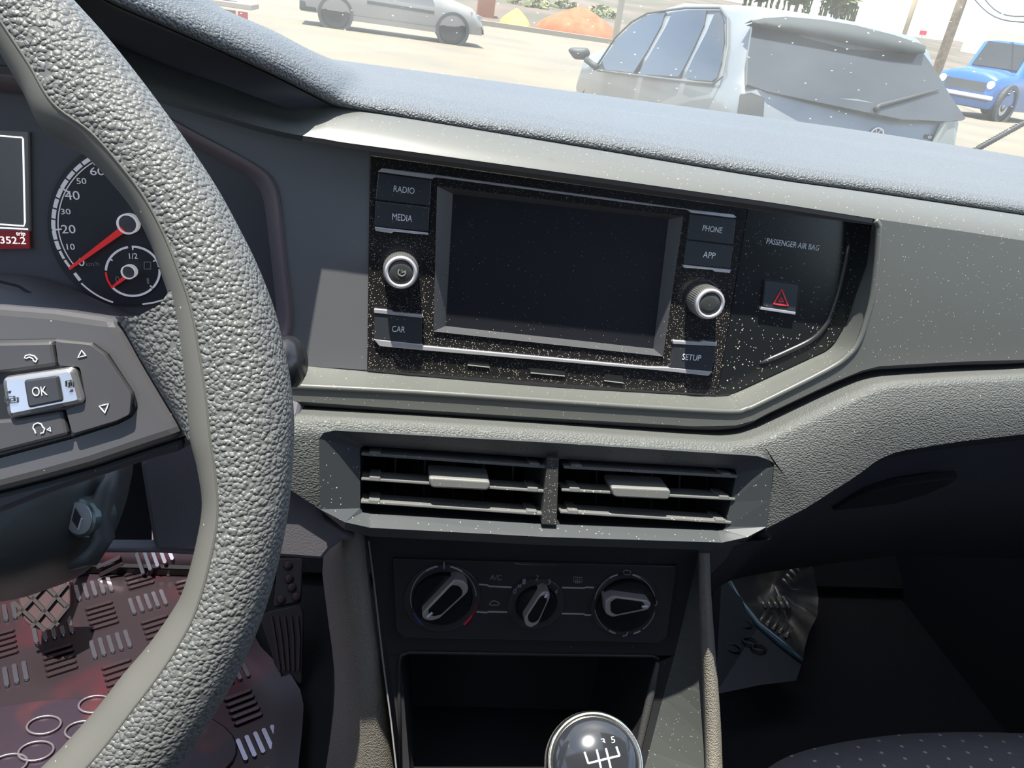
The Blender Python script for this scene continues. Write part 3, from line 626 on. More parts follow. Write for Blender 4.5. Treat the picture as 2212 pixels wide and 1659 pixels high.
for a0, a1, m_, wd in ((104, 120, silver, .0014), (120, 170, grey_pr, .0008), (76, 60, silver, .0014), (60, 15, grey_pr, .0008), (-15, -55, grey_pr, .0008), (-60, -74, silver, .0014), (190, 235, grey_pr, .0008), (238, 252, silver, .0014)):
    line('airflow_arc', CLI, arc((1350, 1305), 66, 66, a0, a1, 10), wd, .0075, m_, dials[2])
for t, c in (('0', (1112, 1277)), ('1', (1132, 1256)), ('2', (1160, 1248)), ('3', (1186, 1257)), ('4', (1201, 1278))): text('fan_numeral', t, CLI, c, 7, 11, .0078, grey_pr, dials[1], .05)
text('key_lettering', 'A/C', CLI, (1071, 1247), 25, 11, .0062, grey_pr, clim, .05)
line('fan_symbol', CLI, [(1119, 1263), (1125, 1268)], .0014, .0077, grey_pr, dials[1]); line('fan_symbol', CLI, [(1126, 1262), (1118, 1269)], .0014, .0077, grey_pr, dials[1])
line('recirculation_symbol', CLI, [(1057, 1305), (1060, 1300), (1066, 1297), (1073, 1299), (1079, 1304), (1075, 1307), (1062, 1307)], .0006, .0062, grey_pr, clim, True)
line('defrost_symbol', CLI, [(1239, 1246), (1257, 1247), (1257, 1257), (1239, 1256)], .0006, .0062, grey_pr, clim, True)
for k in range(3): line('defrost_symbol_wave', CLI, [(1244+k*4, 1249), (1244+k*4, 1260)], .0005, .0062, grey_pr, clim)
line('windscreen_symbol', CLI, [(1346, 1233), (1354, 1231), (1363, 1234), (1360, 1241), (1348, 1240)], .0006, .0077, grey_pr, dials[2], True)
line('footwell_symbol', CLI, [(1356, 1364), (1353, 1372), (1345, 1374)], .0012, .0077, grey_pr, dials[2])
line('face_symbol', CLI, [(1419, 1297), (1418, 1306), (1410, 1309)], .0010, .0077, grey_pr, dials[2])

# ================================================================== instrument cluster
CLU = Pl(FACE.O-FACE.W*.03, 9)
clu = thing('instrument_cluster', CLU(281, 690), 'instrument cluster with speedometer, fuel gauge and lit trip display', 'instrument cluster')
cb = [(-150, 170), (330, 235), (600, 380), (640, 720), (-150, 740)]
poly_part('back_panel', CLU, cb, -.004, -.02, cl_back, clu)
def circ(c, rx, ry=None, n=48): return arc(c, rx, ry or rx, 0, 360-360/n, n-1)
dk = poly_part('speedometer', CLU, circ((281, 480), 179, 180, 64), -.002, -.004, mat('dial face', (.026, .025, .028), .5), clu)
# scale ring: pixel radius changes a little with angle
def ring_pt(a, k=1.0):
    r = np.interp(a % 360, [100, 121, 154, 184, 217, 235, 262], [170, 166, 168, 168, 163, 168, 176]); return (281+r*k*math.cos(math.radians(a)), 482-r*k*math.sin(math.radians(a)))
ZA = 217.; STEP = (217-121)/60.
for i in range(12):
    a0 = ZA-STEP*(5*i+.35); a1 = ZA-STEP*(5*i+4.65)
    line('scale_segment', CLU, [ring_pt(a0+(a1-a0)*t/5, .985) for t in range(6)], .0024 if i > 1 else .0016, -.0018, dial_w, dk)
line('scale_ring', CLU, [ring_pt(a, .925) for a in np.linspace(217, 118, 30)], .0006, -.0018, dial_w, dk)
line('scale_ring', CLU, [ring_pt(a, 1.0) for a in np.linspace(231, 258, 12)], .0010, -.0018, dial_w, dk)
line('scale_ring', CLU, [(308, 657), (330, 654), (352, 648)], .0010, -.0018, dial_w, dk)
line('scale_segment', CLU, [ring_pt(222, .98), ring_pt(229, .985)], .0020, -.0018, dial_w, dk)
for k in (0, 20, 40, 60): line('scale_tick', CLU, [ring_pt(ZA-STEP*k, 1.0), ring_pt(ZA-STEP*k, .88)], .0009, -.0017, dial_w, dk)
for t, c, w_, h_ in (('10', (153, 533), 17, 13), ('20', (148, 495), 30, 18), ('30', (142, 457), 21, 12), ('40', (156, 422), 32, 19), ('50', (176, 391), 21, 12.5), ('60', (210, 370), 31, 17), ('0', (176, 566), 13, 17)):
    text('speed_numeral', t, CLU, c, w_, h_, -.0018, dial_w, dk, 0)
text('unit_lettering', 'km/h', CLU, (200, 570), 28, 9, -.0018, grey_pr, dk, 0)
fg = poly_part('fuel_gauge', CLU, circ((287, 586), 62, 58), -.0014, -.002, mat('fuel face', (.024, .023, .026), .5), clu)
for a0, a1 in ((178, 100), (92, 10), (5, -40), (-45, -140)):
    line('fuel_ring', CLU, arc((287, 586), 58, 53, a0, a1, 14), .0014, -.0012, dial_w, fg)
for a in (150, 90, 28, -42): line('fuel_tick', CLU, arc((287, 586), 60, 55, a, a, 1)[:1]+arc((287, 586), 50, 46, a, a, 1)[:1], .0008, -.0011, dial_w, fg)
line('reserve_mark', CLU, arc((287, 586), 58, 53, 182, 218, 8), .0012, -.0012, red, fg)
text('fuel_lettering', '1/2', CLU, (288, 553), 18, 12, -.0012, dial_w, fg, 0); text('fuel_lettering', '0', CLU, (254, 603), 9, 12, -.0012, grey_pr, fg, 0); text('fuel_lettering', '1', CLU, (320, 607), 5, 12, -.0012, grey_pr, fg, 0)
line('pump_symbol', CLU, [(312, 566), (326, 566), (326, 581), (312, 581)], .0007, -.0012, grey_pr, fg, True)
def needle(name, a, b, w0_, w1_, w, par):
    A_, B_ = CLU(*a, w), CLU(*b, w); t = unit(B_-A_); s = np.cross(CLU.W, t)
    fr_ = [A_-s*w0_/2, A_+s*w0_/2, B_+s*w1_/2, B_-s*w1_/2]; v, f = prism(fr_, [p-CLU.W*.0012 for p in fr_]); return mesh(name, v, f, red, par)
needle('needle', (266, 495), (149, 581), .0042, .0016, .003, dk); needle('fuel_needle', (274, 596), (240, 622), .0026, .0012, .002, fg)
for c, r, par, nm in (((281, 482), 23, dk, 'needle_hub'), ((283, 585), 16, fg, 'fuel_hub')):
    rr = np.linalg.norm(CLU(c[0]+r, c[1])-CLU(*c)); 
    v, f = lathe(CLU(*c, -.002), CLU.W, [(rr, 0), (rr, .006), (rr*.88, .0065), (rr*.84, .006), (rr*.84, .0045)], 40); mesh(nm+'_ring', v, f, mat('hub ring', (.75, .73, .76), .4, emit=((1, 1, 1), .12)), par, smooth=False)
    v, f = lathe(CLU(*c, -.002), CLU.W, [(rr*.86, 0), (rr*.86, .0045), (rr*.4, .0048), (.0003, .0048)], 40); mesh(nm, v, f, cl_back, par)
ds = poly_part('trip_display', CLU, [(-150, 275), (60, 285), (64, 500), (-150, 492)], -.001, -.004, cl_disp, clu)
line('display_frame', CLU, [(-120, 284), (48, 297), (50, 300), (54, 480), (52, 488), (-120, 476)], .0009, -.0008, lit_w, ds)
line('display_rule', CLU, [(-120, 486), (61, 495)], .0009, -.0008, lit_w, ds)
poly_part('red_band', CLU, [(-150, 494), (62, 499), (64, 537), (-150, 540)], -.0006, -.002, cl_red, ds)
text('display_lettering', 'trip', CLU, (45, 506), 20, 11, -.0003, lit_w, ds, .02); text('display_lettering', '352.2', CLU, (28, 519), 55, 15, -.0003, lit_w, ds, .03)
# lower lip of the cluster housing
v, f = loft([[CLU(*q) for q in spline([(-150, 590, .0), (0, 592, .0), (80, 600, .0), (160, 625, .0), (240, 660, 0), (330, 690, 0)], 5)], [CLU(*q) for q in spline([(-150, 606, .014), (0, 607, .014), (80, 614, .014), (160, 640, .014), (240, 668, .014), (330, 700, .014)], 5)], [CLU(*q) for q in spline([(-150, 660, .05), (0, 656, .05), (80, 662, .05), (160, 674, .05), (240, 695, .05), (330, 720, .05)], 5)], [CLU(*q) for q in spline([(-150, 760, .05), (0, 760, .05), (80, 760, .05), (160, 770, .05), (240, 780, .05), (330, 790, .05)], 5)]])
mesh('lower_housing', v, f, mat('housing plastic', (.09, .09, .098), .5), clu, smooth=True)
line('housing_slot', CLU, [(-60, 606), (0, 608), (40, 618), (66, 634), (64, 640), (0, 643), (-60, 643)], .0018, .030, black, clu, True)

# ================================================================== steering wheel
WH = Pl(at_depth(500, 800, .28), 24)
PAIR = [((160, 0), (0, 106)), ((232, 80), (58, 205)), ((300, 165), (101, 286)), ((360, 245), (186, 338)), ((420, 330), (254, 408)), ((470, 408), (298, 466)), ((512, 485), (330, 528)), ((552, 565), (352, 590)), ((590, 662), (374, 660)), ((614, 755), (392, 765)), ((628, 830), (404, 855)), ((635, 910), (414, 945)), ((632, 1005), (430, 1010)), ((622, 1110), (440, 1085)), ((602, 1215), (428, 1165)), ((576, 1308), (404, 1255)), ((545, 1390), (378, 1310)), ((500, 1482), (324, 1388)), ((443, 1577), (263, 1460)), ((383, 1659), (207, 1532)), ((300, 1752), (130, 1618))]
def uv(P): return np.array([(P-WH.O).dot(WH.U), (P-WH.O).dot(WH.V)])
po = [uv(WH(*o)) for o, i in PAIR]; pi = [uv(WH(*i)) for o, i in PAIR]
A_ = np.c_[2*np.array(po), np.ones(len(po))]; s_ = np.linalg.lstsq(A_, (np.array(po)**2).sum(1), rcond=None)[0]; WC = s_[:2]; WR = math.sqrt(s_[2]+WC@WC)
sp_ = spline([np.r_[o, i] for o, i in zip(po, pi)], 6)
a_end = math.atan2(*(sp_[-1][:2]-WC)[::-1]); a_st = math.atan2(*(sp_[0][:2]-WC)[::-1])+2*math.pi
a_end += 2*math.pi if a_end < 0 else 0
ext = []
a_run = a_st-(a_end-2*math.pi if a_end > a_st else a_end)
span = (2*math.pi-((a_st-a_end) % (2*math.pi)))
w_s = np.linalg.norm(sp_[-1][:2]-sp_[-1][2:]); w_e = np.linalg.norm(sp_[0][:2]-sp_[0][2:])
for k in range(1, 64):
    t = k/64; a = a_end-(span)*t; R_ = WR*(1-t)+WR*t
    R0 = np.linalg.norm(sp_[-1][:2]-WC)*(1-t)+np.linalg.norm(sp_[0][:2]-WC)*t
    ww = w_s*(1-t)+w_e*t; e = np.array([math.cos(a), math.sin(a)]); ext.append(np.r_[WC+e*R0, WC+e*(R0-ww)])
wheel = thing('steering_wheel', WH.O+WH.U*WC[0]+WH.V*(WC[1]-WR), 'black grained leather steering wheel with control buttons on its spoke', 'steering wheel')
rows = []; NS = 28
for q in sp_+ext:
    o, i = q[:2], q[2:]; c = (o+i)/2; e = (o-i)/2; a = np.linalg.norm(e); e = e/a
    row = []
    for k in range(NS):
        t = 2*math.pi*k/NS; cs, sn = math.cos(t), math.sin(t)
        x = math.copysign(abs(cs)**.9, cs)*a; z = math.copysign(abs(sn)**.9, sn)*.0175
        row.append(WH.O+WH.U*(c[0]+e[0]*x)+WH.V*(c[1]+e[1]*x)+WH.W*z)
    rows.append(row)
rows.append(rows[0])
v, f = loft(rows, True)
mi = []
for r_i in range(len(rows)-1):
    for k in range(NS):
        cs = math.cos(2*math.pi*(k+.5)/NS); mi.append(1 if cs < -.42 else 0)
mesh('rim', v, f, [wheel_l, wheel_s], wheel, smooth=True, midx=mi)
# stitched ridge where the smooth inner part meets the leather
ridge = []
for q in sp_+ext:
    o, i = q[:2], q[2:]; c = (o+i)/2; e = (o-i)/2; a = np.linalg.norm(e); e = e/a; x = -.45*a
    ridge.append(WH.O+WH.U*(c[0]+e[0]*x)+WH.V*(c[1]+e[1]*x)+WH.W*(.0175*.90))
v, f = tube(ridge+[ridge[0]], .0006, 6, False); mesh('rim_seam', v, f, mat('seam', (.09, .087, .075), .6), wheel, smooth=True)
jr = [[(248, 684), (268, 712), (300, 770), (340, 838), (380, 905), (398, 940)], [(300, 682), (318, 715), (345, 775), (375, 840), (402, 905), (412, 956)], [(345, 658), (370, 700), (395, 770), (412, 840), (425, 910), (428, 978)], [(395, 585), (450, 660), (485, 750), (498, 840), (500, 930), (480, 1030)]]
jw = [.001, .006, .010, .013]
J = [[WH(*q) for q in spline([(*p, w) for p in r], 5)] for r, w in zip(jr, jw)]
J = [[p-WH.W*.02 for p in J[0]]]+J
v, f = loft(J); tp = [r[0] for r in J[1:]]; bt = [r[-1] for r in J[1:]]
mbj = MB().add(v, f); mbj.add(*loft([tp, [p-WH.W*.022 for p in tp]])); mbj.add(*loft([bt, [p-WH.W*.022 for p in bt]])); mbj.build('spoke_leather', wheel_l, wheel, smooth=True)
SPK = [(-140, 652), (0, 656), (120, 666), (200, 678), (250, 684), (268, 712), (300, 770), (340, 838), (380, 905), (398, 942), (330, 964), (200, 1008), (100, 1036), (0, 1062), (-140, 1090)]
fr_ = [WH(x, y, .001) for x, y in SPK]; v, f = prism(fr_, [p-WH.W*.022 for p in fr_]); mesh('spoke', v, f, spoke_m, wheel, bev=.004, seg=3)
LW = [(398, 944), (330, 966), (200, 1010), (100, 1038), (0, 1064), (-140, 1092), (-140, 1150), (0, 1108), (100, 1068), (200, 1034), (330, 990), (396, 972)]
fr_ = [WH(x, y, -.006) for x, y in LW]; v, f = prism(fr_, [p-WH.W*.02 for p in fr_]); mesh('spoke_underside', v, f, panel_d, wheel, bev=.002)
hub = dome(WH, [(-140, 640), (-140, 1100), (-500, 1250), (-900, 1150), (-1000, 850), (-850, 600), (-500, 560)], (-520, 880), -.02, .055); mesh('airbag_cover', *hub, panel_d, wheel, smooth=True)
pod = poly_part('button_pod', WH, [(-130, 732), (0, 733), (120, 731), (200, 740), (233, 764), (288, 848), (296, 876), (283, 902), (252, 918), (150, 950), (0, 990), (-130, 1020)], .0022, -.002, black, wheel, .001)
poly_part('phone_button', WH, [(-120, 742), (60, 738), (113, 737), (122, 790), (40, 802), (-120, 822)], .0048, 0, pod_m, pod, .0012)
vb = poly_part('volume_rocker', WH, roundpoly([(119, 737), (196, 744), (226, 766), (284, 852), (280, 896), (250, 910), (156, 938), (141, 884), (186, 868), (172, 793), (126, 790)], 7, 3), .0048, 0, pod_m, pod, .0014)
poly_part('voice_button', WH, [(-120, 918), (20, 905), (136, 886), (148, 940), (0, 978), (-120, 1004)], .0048, 0, pod_m, pod, .0012)
rk = poly_part('menu_rocker', WH, roundpoly([(0, 814), (160, 791), (182, 872), (14, 906)], 18, 6), .0072, .001, mat('rocker silver', (.62, .61, .62), .25, .9), pod, .0022)
okb = poly_part('ok_button', WH, roundpoly([(50, 821), (124, 811), (134, 867), (60, 882)], 7, 4), .0084, .004, mat('ok button', (.035, .035, .04), .3), rk, .0010)
text('button_lettering', 'OK', WH, (86, 845), 32, 20, .0085, mat('button print', (.55, .55, .60), .5), okb, -.09, .0003)
prn = MATS['button print']
for q in ([(177, 757), (186, 768), (169, 772)], [(215, 877), (235, 872), (227, 892)]):
    line('arrow_symbol', WH, [p for i in range(3) for p in [q[i], tuple(.5*np.array(q[i])+.5*np.array(q[(i+1) % 3]))]], .0004, .0049, white if q[0][0] > 200 else prn, vb, True)
line('handset_symbol', WH, [(54, 773), (56, 768), (64, 766), (75, 769), (81, 776), (78, 782), (73, 779), (72, 775), (64, 771), (58, 774)], .0004, .0049, prn, pod, True)
line('voice_symbol', WH, [(78, 936), (76, 930), (72, 924), (74, 917), (82, 913), (90, 916), (93, 922), (97, 926), (95, 934), (88, 936)], .0004, .0049, prn, pod)
line('voice_symbol', WH, [(103, 928), (109, 923), (110, 931)], .0006, .0049, prn, pod, True)
dk_pr = mat('dark print', (.05, .05, .05), .5)
for q in ([(10, 858), (30, 856), (31, 866), (11, 867)], [(20, 862), (38, 859), (38, 869), (20, 871)], [(142, 823), (152, 821), (153, 834), (143, 835)], [(149, 826), (158, 824), (158, 836), (149, 837)]):
    line('view_symbol', WH, q, .0003, .0074, dk_pr, rk, True)
for q in ([(15, 847), (22, 845), (20, 849)], [(151, 847), (155, 842), (156, 846)]): line('view_arrow', WH, q, .0004, .0074, dk_pr, rk, True)

# ================================================================== steering column cover, ignition, stalk
SH = Pl(at_depth(110, 1130, .41), 24)
colm = thing('steering_column_cover', SH(60, 1300), 'dark plastic steering column cover with ignition lock', 'column cover')
sho = [(-200, 1000), (0, 960), (200, 940), (282, 985), (280, 1050), (262, 1115), (232, 1180), (182, 1238), (100, 1274), (0, 1300), (-200, 1310)]
dv, df = dome(SH, [tuple(p[:2]) for p in spline(sho+[sho[0]], 4)[:-1]], (40, 1110), -.05, .075, 8, 2.6); mesh('shroud', dv, df, mat('shroud plastic', (.045, .05, .05), .5), colm, smooth=True)
ax = unit([-.42, -.82, .36]); ic = SH(168, 1120, .021)-ax*.0044
v, f = lathe(ic-ax*.03, ax, [(.0105, .020), (.0105, .030), (.0098, .033), (.0085, .0336)], 40); ign = mesh('ignition_lock', v, f, mat('lock collar', (.10, .13, .13), .3, .6), colm, smooth=False)
v, f = lathe(ic-ax*.03, ax, [(.0084, .0325), (.0082, .0342), (.004, .0344), (.0004, .0344)], 40); mesh('lock_face', v, f, mat('lock face', (.40, .42, .43), .35, .8), ign)
a1, b1_, _ = frame(ax); c0 = ic+ax*.0050
fr_ = [c0+(a1*x+b1_*y) for x, y in ((-.004, -.001), (-.001, .003), (.003, .001), (.001, -.0045))]; fr_ = [c0+(a1*x+b1_*y) for x, y in ((-.0016, .0050), (.0022, .0005), (.0010, -.0052), (-.0030, -.0012))]
v, f = prism(fr_, [p-ax*.001 for p in fr_]); mesh('key_slot', v, f, void, ign)
fr_ = [c0+ax*.0002+(a1*x+b1_*y) for x, y in ((.0026, .0008), (.0032, .0002), (.0016, -.0056), (.0008, -.0052))]; v, f = prism(fr_, [p-ax*.001 for p in fr_]); mesh('key_slot_edge', v, f, chrome, ign)
sr = [(250, 1010), (232, 1060), (212, 1110), (222, 1160), (196, 1205), (150, 1225)]
v, f = tube([SH(x, y, .016) for x, y in sr], [.002, .005, .006, .006, .005, .002], 8); mesh('lock_surround', v, f, MATS['shroud plastic'], colm, smooth=True)
st = [at_depth(380, 800, .43), at_depth(520, 792, .42), at_depth(590, 786, .415), at_depth(612, 783, .413), at_depth(634, 781, .412), at_depth(648, 780, .411), at_depth(655, 780, .411)]
stalk = thing('wiper_stalk', st[0], 'black wiper stalk with rounded tip behind the steering wheel rim', 'stalk')
v, f = tube(st, [.008, .009, .0125, .0142, .0138, .010, .002], 20); mesh('lever', v, f, mat('stalk plastic', (.02, .02, .022), .25), stalk, smooth=True)
v, f = tube([at_depth(606, 783, .4135), at_depth(612, 783, .413)], .0147, 20); mesh('tip_ring', v, f, chrome_d, stalk, smooth=True)

# ================================================================== gear lever
gc = at_depth(1284, 1650, .41); gax = unit([-.16, -.52, .84])
gear = thing('gear_lever', (gc[0]+.02, gc[1]+.02, .61), 'gear lever with chrome-ringed knob showing the shift pattern', 'gear lever')
v, f = lathe(gc-gax*.05, gax, [(.010, -.02), (.0125, 0), (.018, .018), (.0235, .034), (.0262, .044), (.0264, .048), (.0255, .051)], 48); mesh('knob_body', v, f, mat('knob leather', (.10, .098, .085), .5, grain=(500, .4, .001)), gear, smooth=True)
v, f = lathe(gc-gax*.05, gax, [(.0256, .0500), (.0258, .0525), (.0250, .0550), (.0232, .0555), (.0225, .0545)], 64); mesh('chrome_ring', v, f, mat('ring chrome', (.85, .83, .75), .18, 1), gear, smooth=True)
cap = [(.0228*math.cos(t), .0545+.0075*math.sin(t)) for t in np.linspace(0, math.pi/2*.98, 9)]
v, f = lathe(gc-gax*.05, gax, cap, 64); kc = mesh('shift_cap', v, f, mat('cap gloss', (.022, .024, .028), .12, coat=.6), gear, smooth=True)
GP = Pl(gc, 0); GP.W = gax; GP.U, GP.V = frame(gax)[:2]; GP.O = gc+gax*.0105
def capline(name, pts, wd):
    P = spline([GP(x, y) for x, y in pts], 5) if len(pts) > 2 else [GP(*pts[0])+(GP(*pts[1])-GP(*pts[0]))*t/6 for t in range(7)]
    Q = []
    for p in P:
        d = p-(gc-gax*.05); h = d.dot(gax); rr = np.linalg.norm(d-gax*h); hh = .0545+.0075*math.sqrt(max(0, 1-(rr/.0228)**2)); Q.append(p+gax*(hh-h+.0002))
    v, f = tube(Q, wd/2, 6); return mesh(name, v, f, white, kc)
capline('shift_pattern', [(1270, 1650), (1338, 1633)], .0011)
for a, b in (((1288, 1620), (1302, 1680)), ((1308, 1617), (1323, 1678)), ((1331, 1613), (1338, 1633)), ((1262, 1625), (1270, 1650))): capline('shift_pattern', [a, b], .0011)
for t, c in (('1', (1281, 1607)), ('3', (1303, 1602)), ('5', (1324, 1598))): text('shift_numeral', t, GP, c, 8, 14, .0004, white, kc, -.2)
v, f = tube([gc-gax*.06, gc-gax*.14+np.array([0, .02, 0]), (gc[0]+.02, gc[1]+.03, .64)], [.009, .008, .008], 12); mesh('shaft', v, f, black, gear, smooth=True)
v, f = lathe((gc[0]+.02, gc[1]+.03, .575), (0, 0, 1), [(.055, 0), (.05, .02), (.034, .05), (.018, .075), (.012, .09)], 24); mesh('gaiter', v, f, wheel_l, gear, smooth=True)

# ================================================================== footwells
FPR = spline(FP, 6); FN = []
for i, p in enumerate(FPR):
    t = unit(FPR[min(i+1, len(FPR)-1)]-FPR[max(i-1, 0)]); FN.append(np.array([-t[1], t[0]]))
def floor_hit(px, py, off=0):
    r = ray(px, py); best = None
    Q = [p+n_*off for p, n_ in zip(FPR, FN)]
    for a, b in zip(Q[:-1], Q[1:]):
        d = b-a; A_ = np.array([[r[1], -d[0]], [r[2], -d[1]]])
        if abs(np.linalg.det(A_)) < 1e-9: continue
        t, s = np.linalg.solve(A_, np.array([a[0]-CAM[1], a[1]-CAM[2]]))
        if t > 0 and -.001 <= s <= 1.001 and (best is None or t < best): best = t
    return CAM+r*(best if best else 1.1)
SL_ = [0]
for a, b in zip(FPR[:-1], FPR[1:]): SL_.append(SL_[-1]+np.linalg.norm(b-a))
def on_floor(x, s, off=0):                          # s = distance along the floor profile
    y = np.interp(s, SL_, [p[0] for p in FPR]); z = np.interp(s, SL_, [p[1] for p in FPR])
    ny = np.interp(s, SL_, [n_[0] for n_ in FN]); nz_ = np.interp(s, SL_, [n_[1] for n_ in FN]); n_ = unit([0, ny, nz_])
    return np.array([x, y, z])+n_*off, n_
def s_of(P): 
    d = [abs(P[1]-p[0])+abs(P[2]-p[1]) for p in FPR]; k = int(np.argmin(d)); return SL_[k]+(P[1]-FPR[k][0])
mat_base = mat('vinyl mat', (.030, .020, .025), .32, .3, noise=(9, (.085, .017, .024), .52, .72))
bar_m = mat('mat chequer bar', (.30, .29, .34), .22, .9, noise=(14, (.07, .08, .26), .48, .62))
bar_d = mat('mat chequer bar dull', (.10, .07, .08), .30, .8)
# driver's mat
dm = thing('floor_mat', (-.42, .25, .455), 'shiny purple-red chequer-plate floor mat under the pedals', 'floor mat')
edge = [(545, 1378), (560, 1408), (580, 1432), (620, 1462), (646, 1495), (656, 1540), (652, 1600), (645, 1659), (640, 1720)]
eh = [floor_hit(x, y, .006) for x, y in edge]; es = [s_of(p) for p in eh]; ex = [p[0] for p in eh]
so_ = np.argsort(es); es = np.array(es)[so_]; ex = np.array(ex)[so_]
s_lo, s_hi = es[0]-.25, SL_[-1]-.02
rows = []
for s in np.linspace(s_lo, s_hi, 50):
    xr = np.interp(s, es, ex) if s < es[-1] else max(-.27, ex[-1]-.4*(s-es[-1]))
    rows.append([on_floor(-.68+(xr+.68)*k/24, s, .006+(.012*math.exp(-((1-k/24)/.05)**2)))[0] for k in range(25)])
v, f = loft(rows); mesh('mat_sheet', v, f, mat_base, dm, smooth=True)
th = math.radians(28); cell = .056; bc = 0; bar_mesh = None
heel = floor_hit(150, 1640); heel_s = s_of(heel)
def tread(parent, x0, x1, s0, s1, limit, skip, lift=.007):
    global bar_mesh
    cnt = 0
    for i in range(-14, 15):
        for j in range(-14, 15):
            cx_, cs_ = (i*math.cos(th)-j*math.sin(th))*cell+(x0+x1)/2, (i*math.sin(th)+j*math.cos(th))*cell+(s0+s1)/2
            if not (x0 < cx_ < x1 and s0 < cs_ < s1) or skip(cx_, cs_): continue
            A_ = (i+j) % 2
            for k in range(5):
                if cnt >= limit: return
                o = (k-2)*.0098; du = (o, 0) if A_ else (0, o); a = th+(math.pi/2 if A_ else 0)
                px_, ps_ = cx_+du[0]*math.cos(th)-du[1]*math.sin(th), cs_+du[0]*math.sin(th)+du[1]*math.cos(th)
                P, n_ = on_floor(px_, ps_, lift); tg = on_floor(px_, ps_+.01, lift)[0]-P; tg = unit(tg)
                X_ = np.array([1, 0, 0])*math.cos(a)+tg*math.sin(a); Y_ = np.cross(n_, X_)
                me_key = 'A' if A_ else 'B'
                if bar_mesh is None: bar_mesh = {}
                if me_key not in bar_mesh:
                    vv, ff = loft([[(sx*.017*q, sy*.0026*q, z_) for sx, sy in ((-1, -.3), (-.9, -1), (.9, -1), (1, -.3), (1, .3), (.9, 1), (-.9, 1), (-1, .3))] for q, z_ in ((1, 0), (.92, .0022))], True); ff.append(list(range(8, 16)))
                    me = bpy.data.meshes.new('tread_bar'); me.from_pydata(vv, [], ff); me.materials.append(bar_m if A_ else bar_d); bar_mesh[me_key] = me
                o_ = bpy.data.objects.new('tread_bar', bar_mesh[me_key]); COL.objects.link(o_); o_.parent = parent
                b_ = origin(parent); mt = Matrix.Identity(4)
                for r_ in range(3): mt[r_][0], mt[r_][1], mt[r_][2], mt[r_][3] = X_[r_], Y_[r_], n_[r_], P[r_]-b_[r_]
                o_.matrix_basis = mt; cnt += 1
def skp(x, s): return ((x-heel[0])/.19)**2+((s-heel_s)/.085)**2 < 1 or x > np.interp(s, es, ex)-.02
tread(dm, -.62, -.19, heel_s-.05, s_hi-.03, 280, skp)
hp_pts = [on_floor(heel[0]+.175*math.cos(a), heel_s+.075*math.sin(a), .009)[0] for a in np.linspace(0, 2*math.pi, 41)[:-1]]
v, f = prism(hp_pts, [p-np.array([0, 0, .006]) for p in hp_pts]); hpd = mesh('heel_pad', v, f, mat('heel pad', (.035, .022, .034), .32, .3, noise=(11, (.13, .03, .025), .5, .66)), dm, bev=.002)
for c in ((205, 1521), (95, 1566), (177, 1577), (78, 1622), (250, 1560), (170, 1640), (20, 1650)):
    C0 = floor_hit(*c, .011); v, f = tube([C0+np.array([.017*math.cos(a), .012*math.sin(a), 0]) for a in np.linspace(0, 2*math.pi, 25)], .0014, 6, False); mesh('oval_stud', v, f, mat('stud vinyl', (.20, .17, .20), .3, .5), hpd, smooth=True)
# passenger's mat, creased against the console
pm = thing('floor_mat', floor_hit(1660, 1330), 'crumpled clear chequer-plate floor mat in the passenger footwell', 'floor mat')
po_ = [(1548, 1190), (1600, 1150), (1690, 1140), (1735, 1170), (1757, 1230), (1768, 1290), (1766, 1330), (1748, 1365), (1738, 1400), (1734, 1428), (1690, 1392), (1640, 1350), (1600, 1300), (1566, 1240)]
pv = [floor_hit(x, y, .03+.012*math.sin(i*2.1)) for i, (x, y) in enumerate(po_)]
pc = floor_hit(1670, 1260, .012); v, f = loft([pv, [p*.5+pc*.5-np.array([0, 0, .006]) for p in pv], [p*.05+pc*.95 for p in pv]], True); f.append(list(range(28, 42))); mesh('mat_sheet', v, f, mat('smoky vinyl', (.08, .085, .088), .22, .4, coat=.5, noise=(20, (.17, .15, .12), .5, .7)), pm, smooth=True)
fold = [(1538, 1205), (1560, 1230), (1600, 1300), (1640, 1350), (1690, 1392), (1734, 1428), (1720, 1470), (1640, 1480), (1545, 1500)]
fv = [floor_hit(x, y, .045) for x, y in fold]; mesh('mat_fold', fv, [list(range(len(fv)))], mat('teal vinyl', (.010, .020, .024), .4), pm)
v, f = tube([floor_hit(x, y, .047) for x, y in [(1538, 1205), (1560, 1230), (1600, 1300), (1640, 1350), (1690, 1392), (1734, 1428)]], [.004, .005, .005, .005, .006, .004], 8); mesh('mat_edge', v, f, mat('edge vinyl', (.10, .17, .20), .25, .3), pm, smooth=True)
for (gx, gy, dx, dy, sx, sy, n_) in ((1600, 1215, 18, 22, 12, -14, 5), (1640, 1290, 14, 24, 13, 0, 5), (1690, 1250, 16, 18, 8, -10, 5), (1640, 1345, 14, -20, 14, 8, 5), (1700, 1180, 20, 34, 26, 10, 2)):
    for k in range(n_):
        a, b = floor_hit(gx+sx*k, gy+sy*k, .036), floor_hit(gx+sx*k+dx, gy+sy*k+dy, .036); v, f = tube([a, b], .003, 6); mesh('tread_bar', v, f, mat('clear bar', (.34, .31, .27), .25, .6), pm, smooth=True)
for x, y in ((1580, 1300), (1565, 1330), (1610, 1348), (1570, 1362), (1620, 1385), (1585, 1400), (1640, 1400)):
    c = floor_hit(x, y, .048); v, f = tube([c+np.array([.010*math.cos(a), .007*math.sin(a), 0]) for a in np.linspace(0, 2*math.pi, 17)], .0014, 5, False); mesh('oval_stud', v, f, MATS['teal vinyl'], pm, smooth=True)
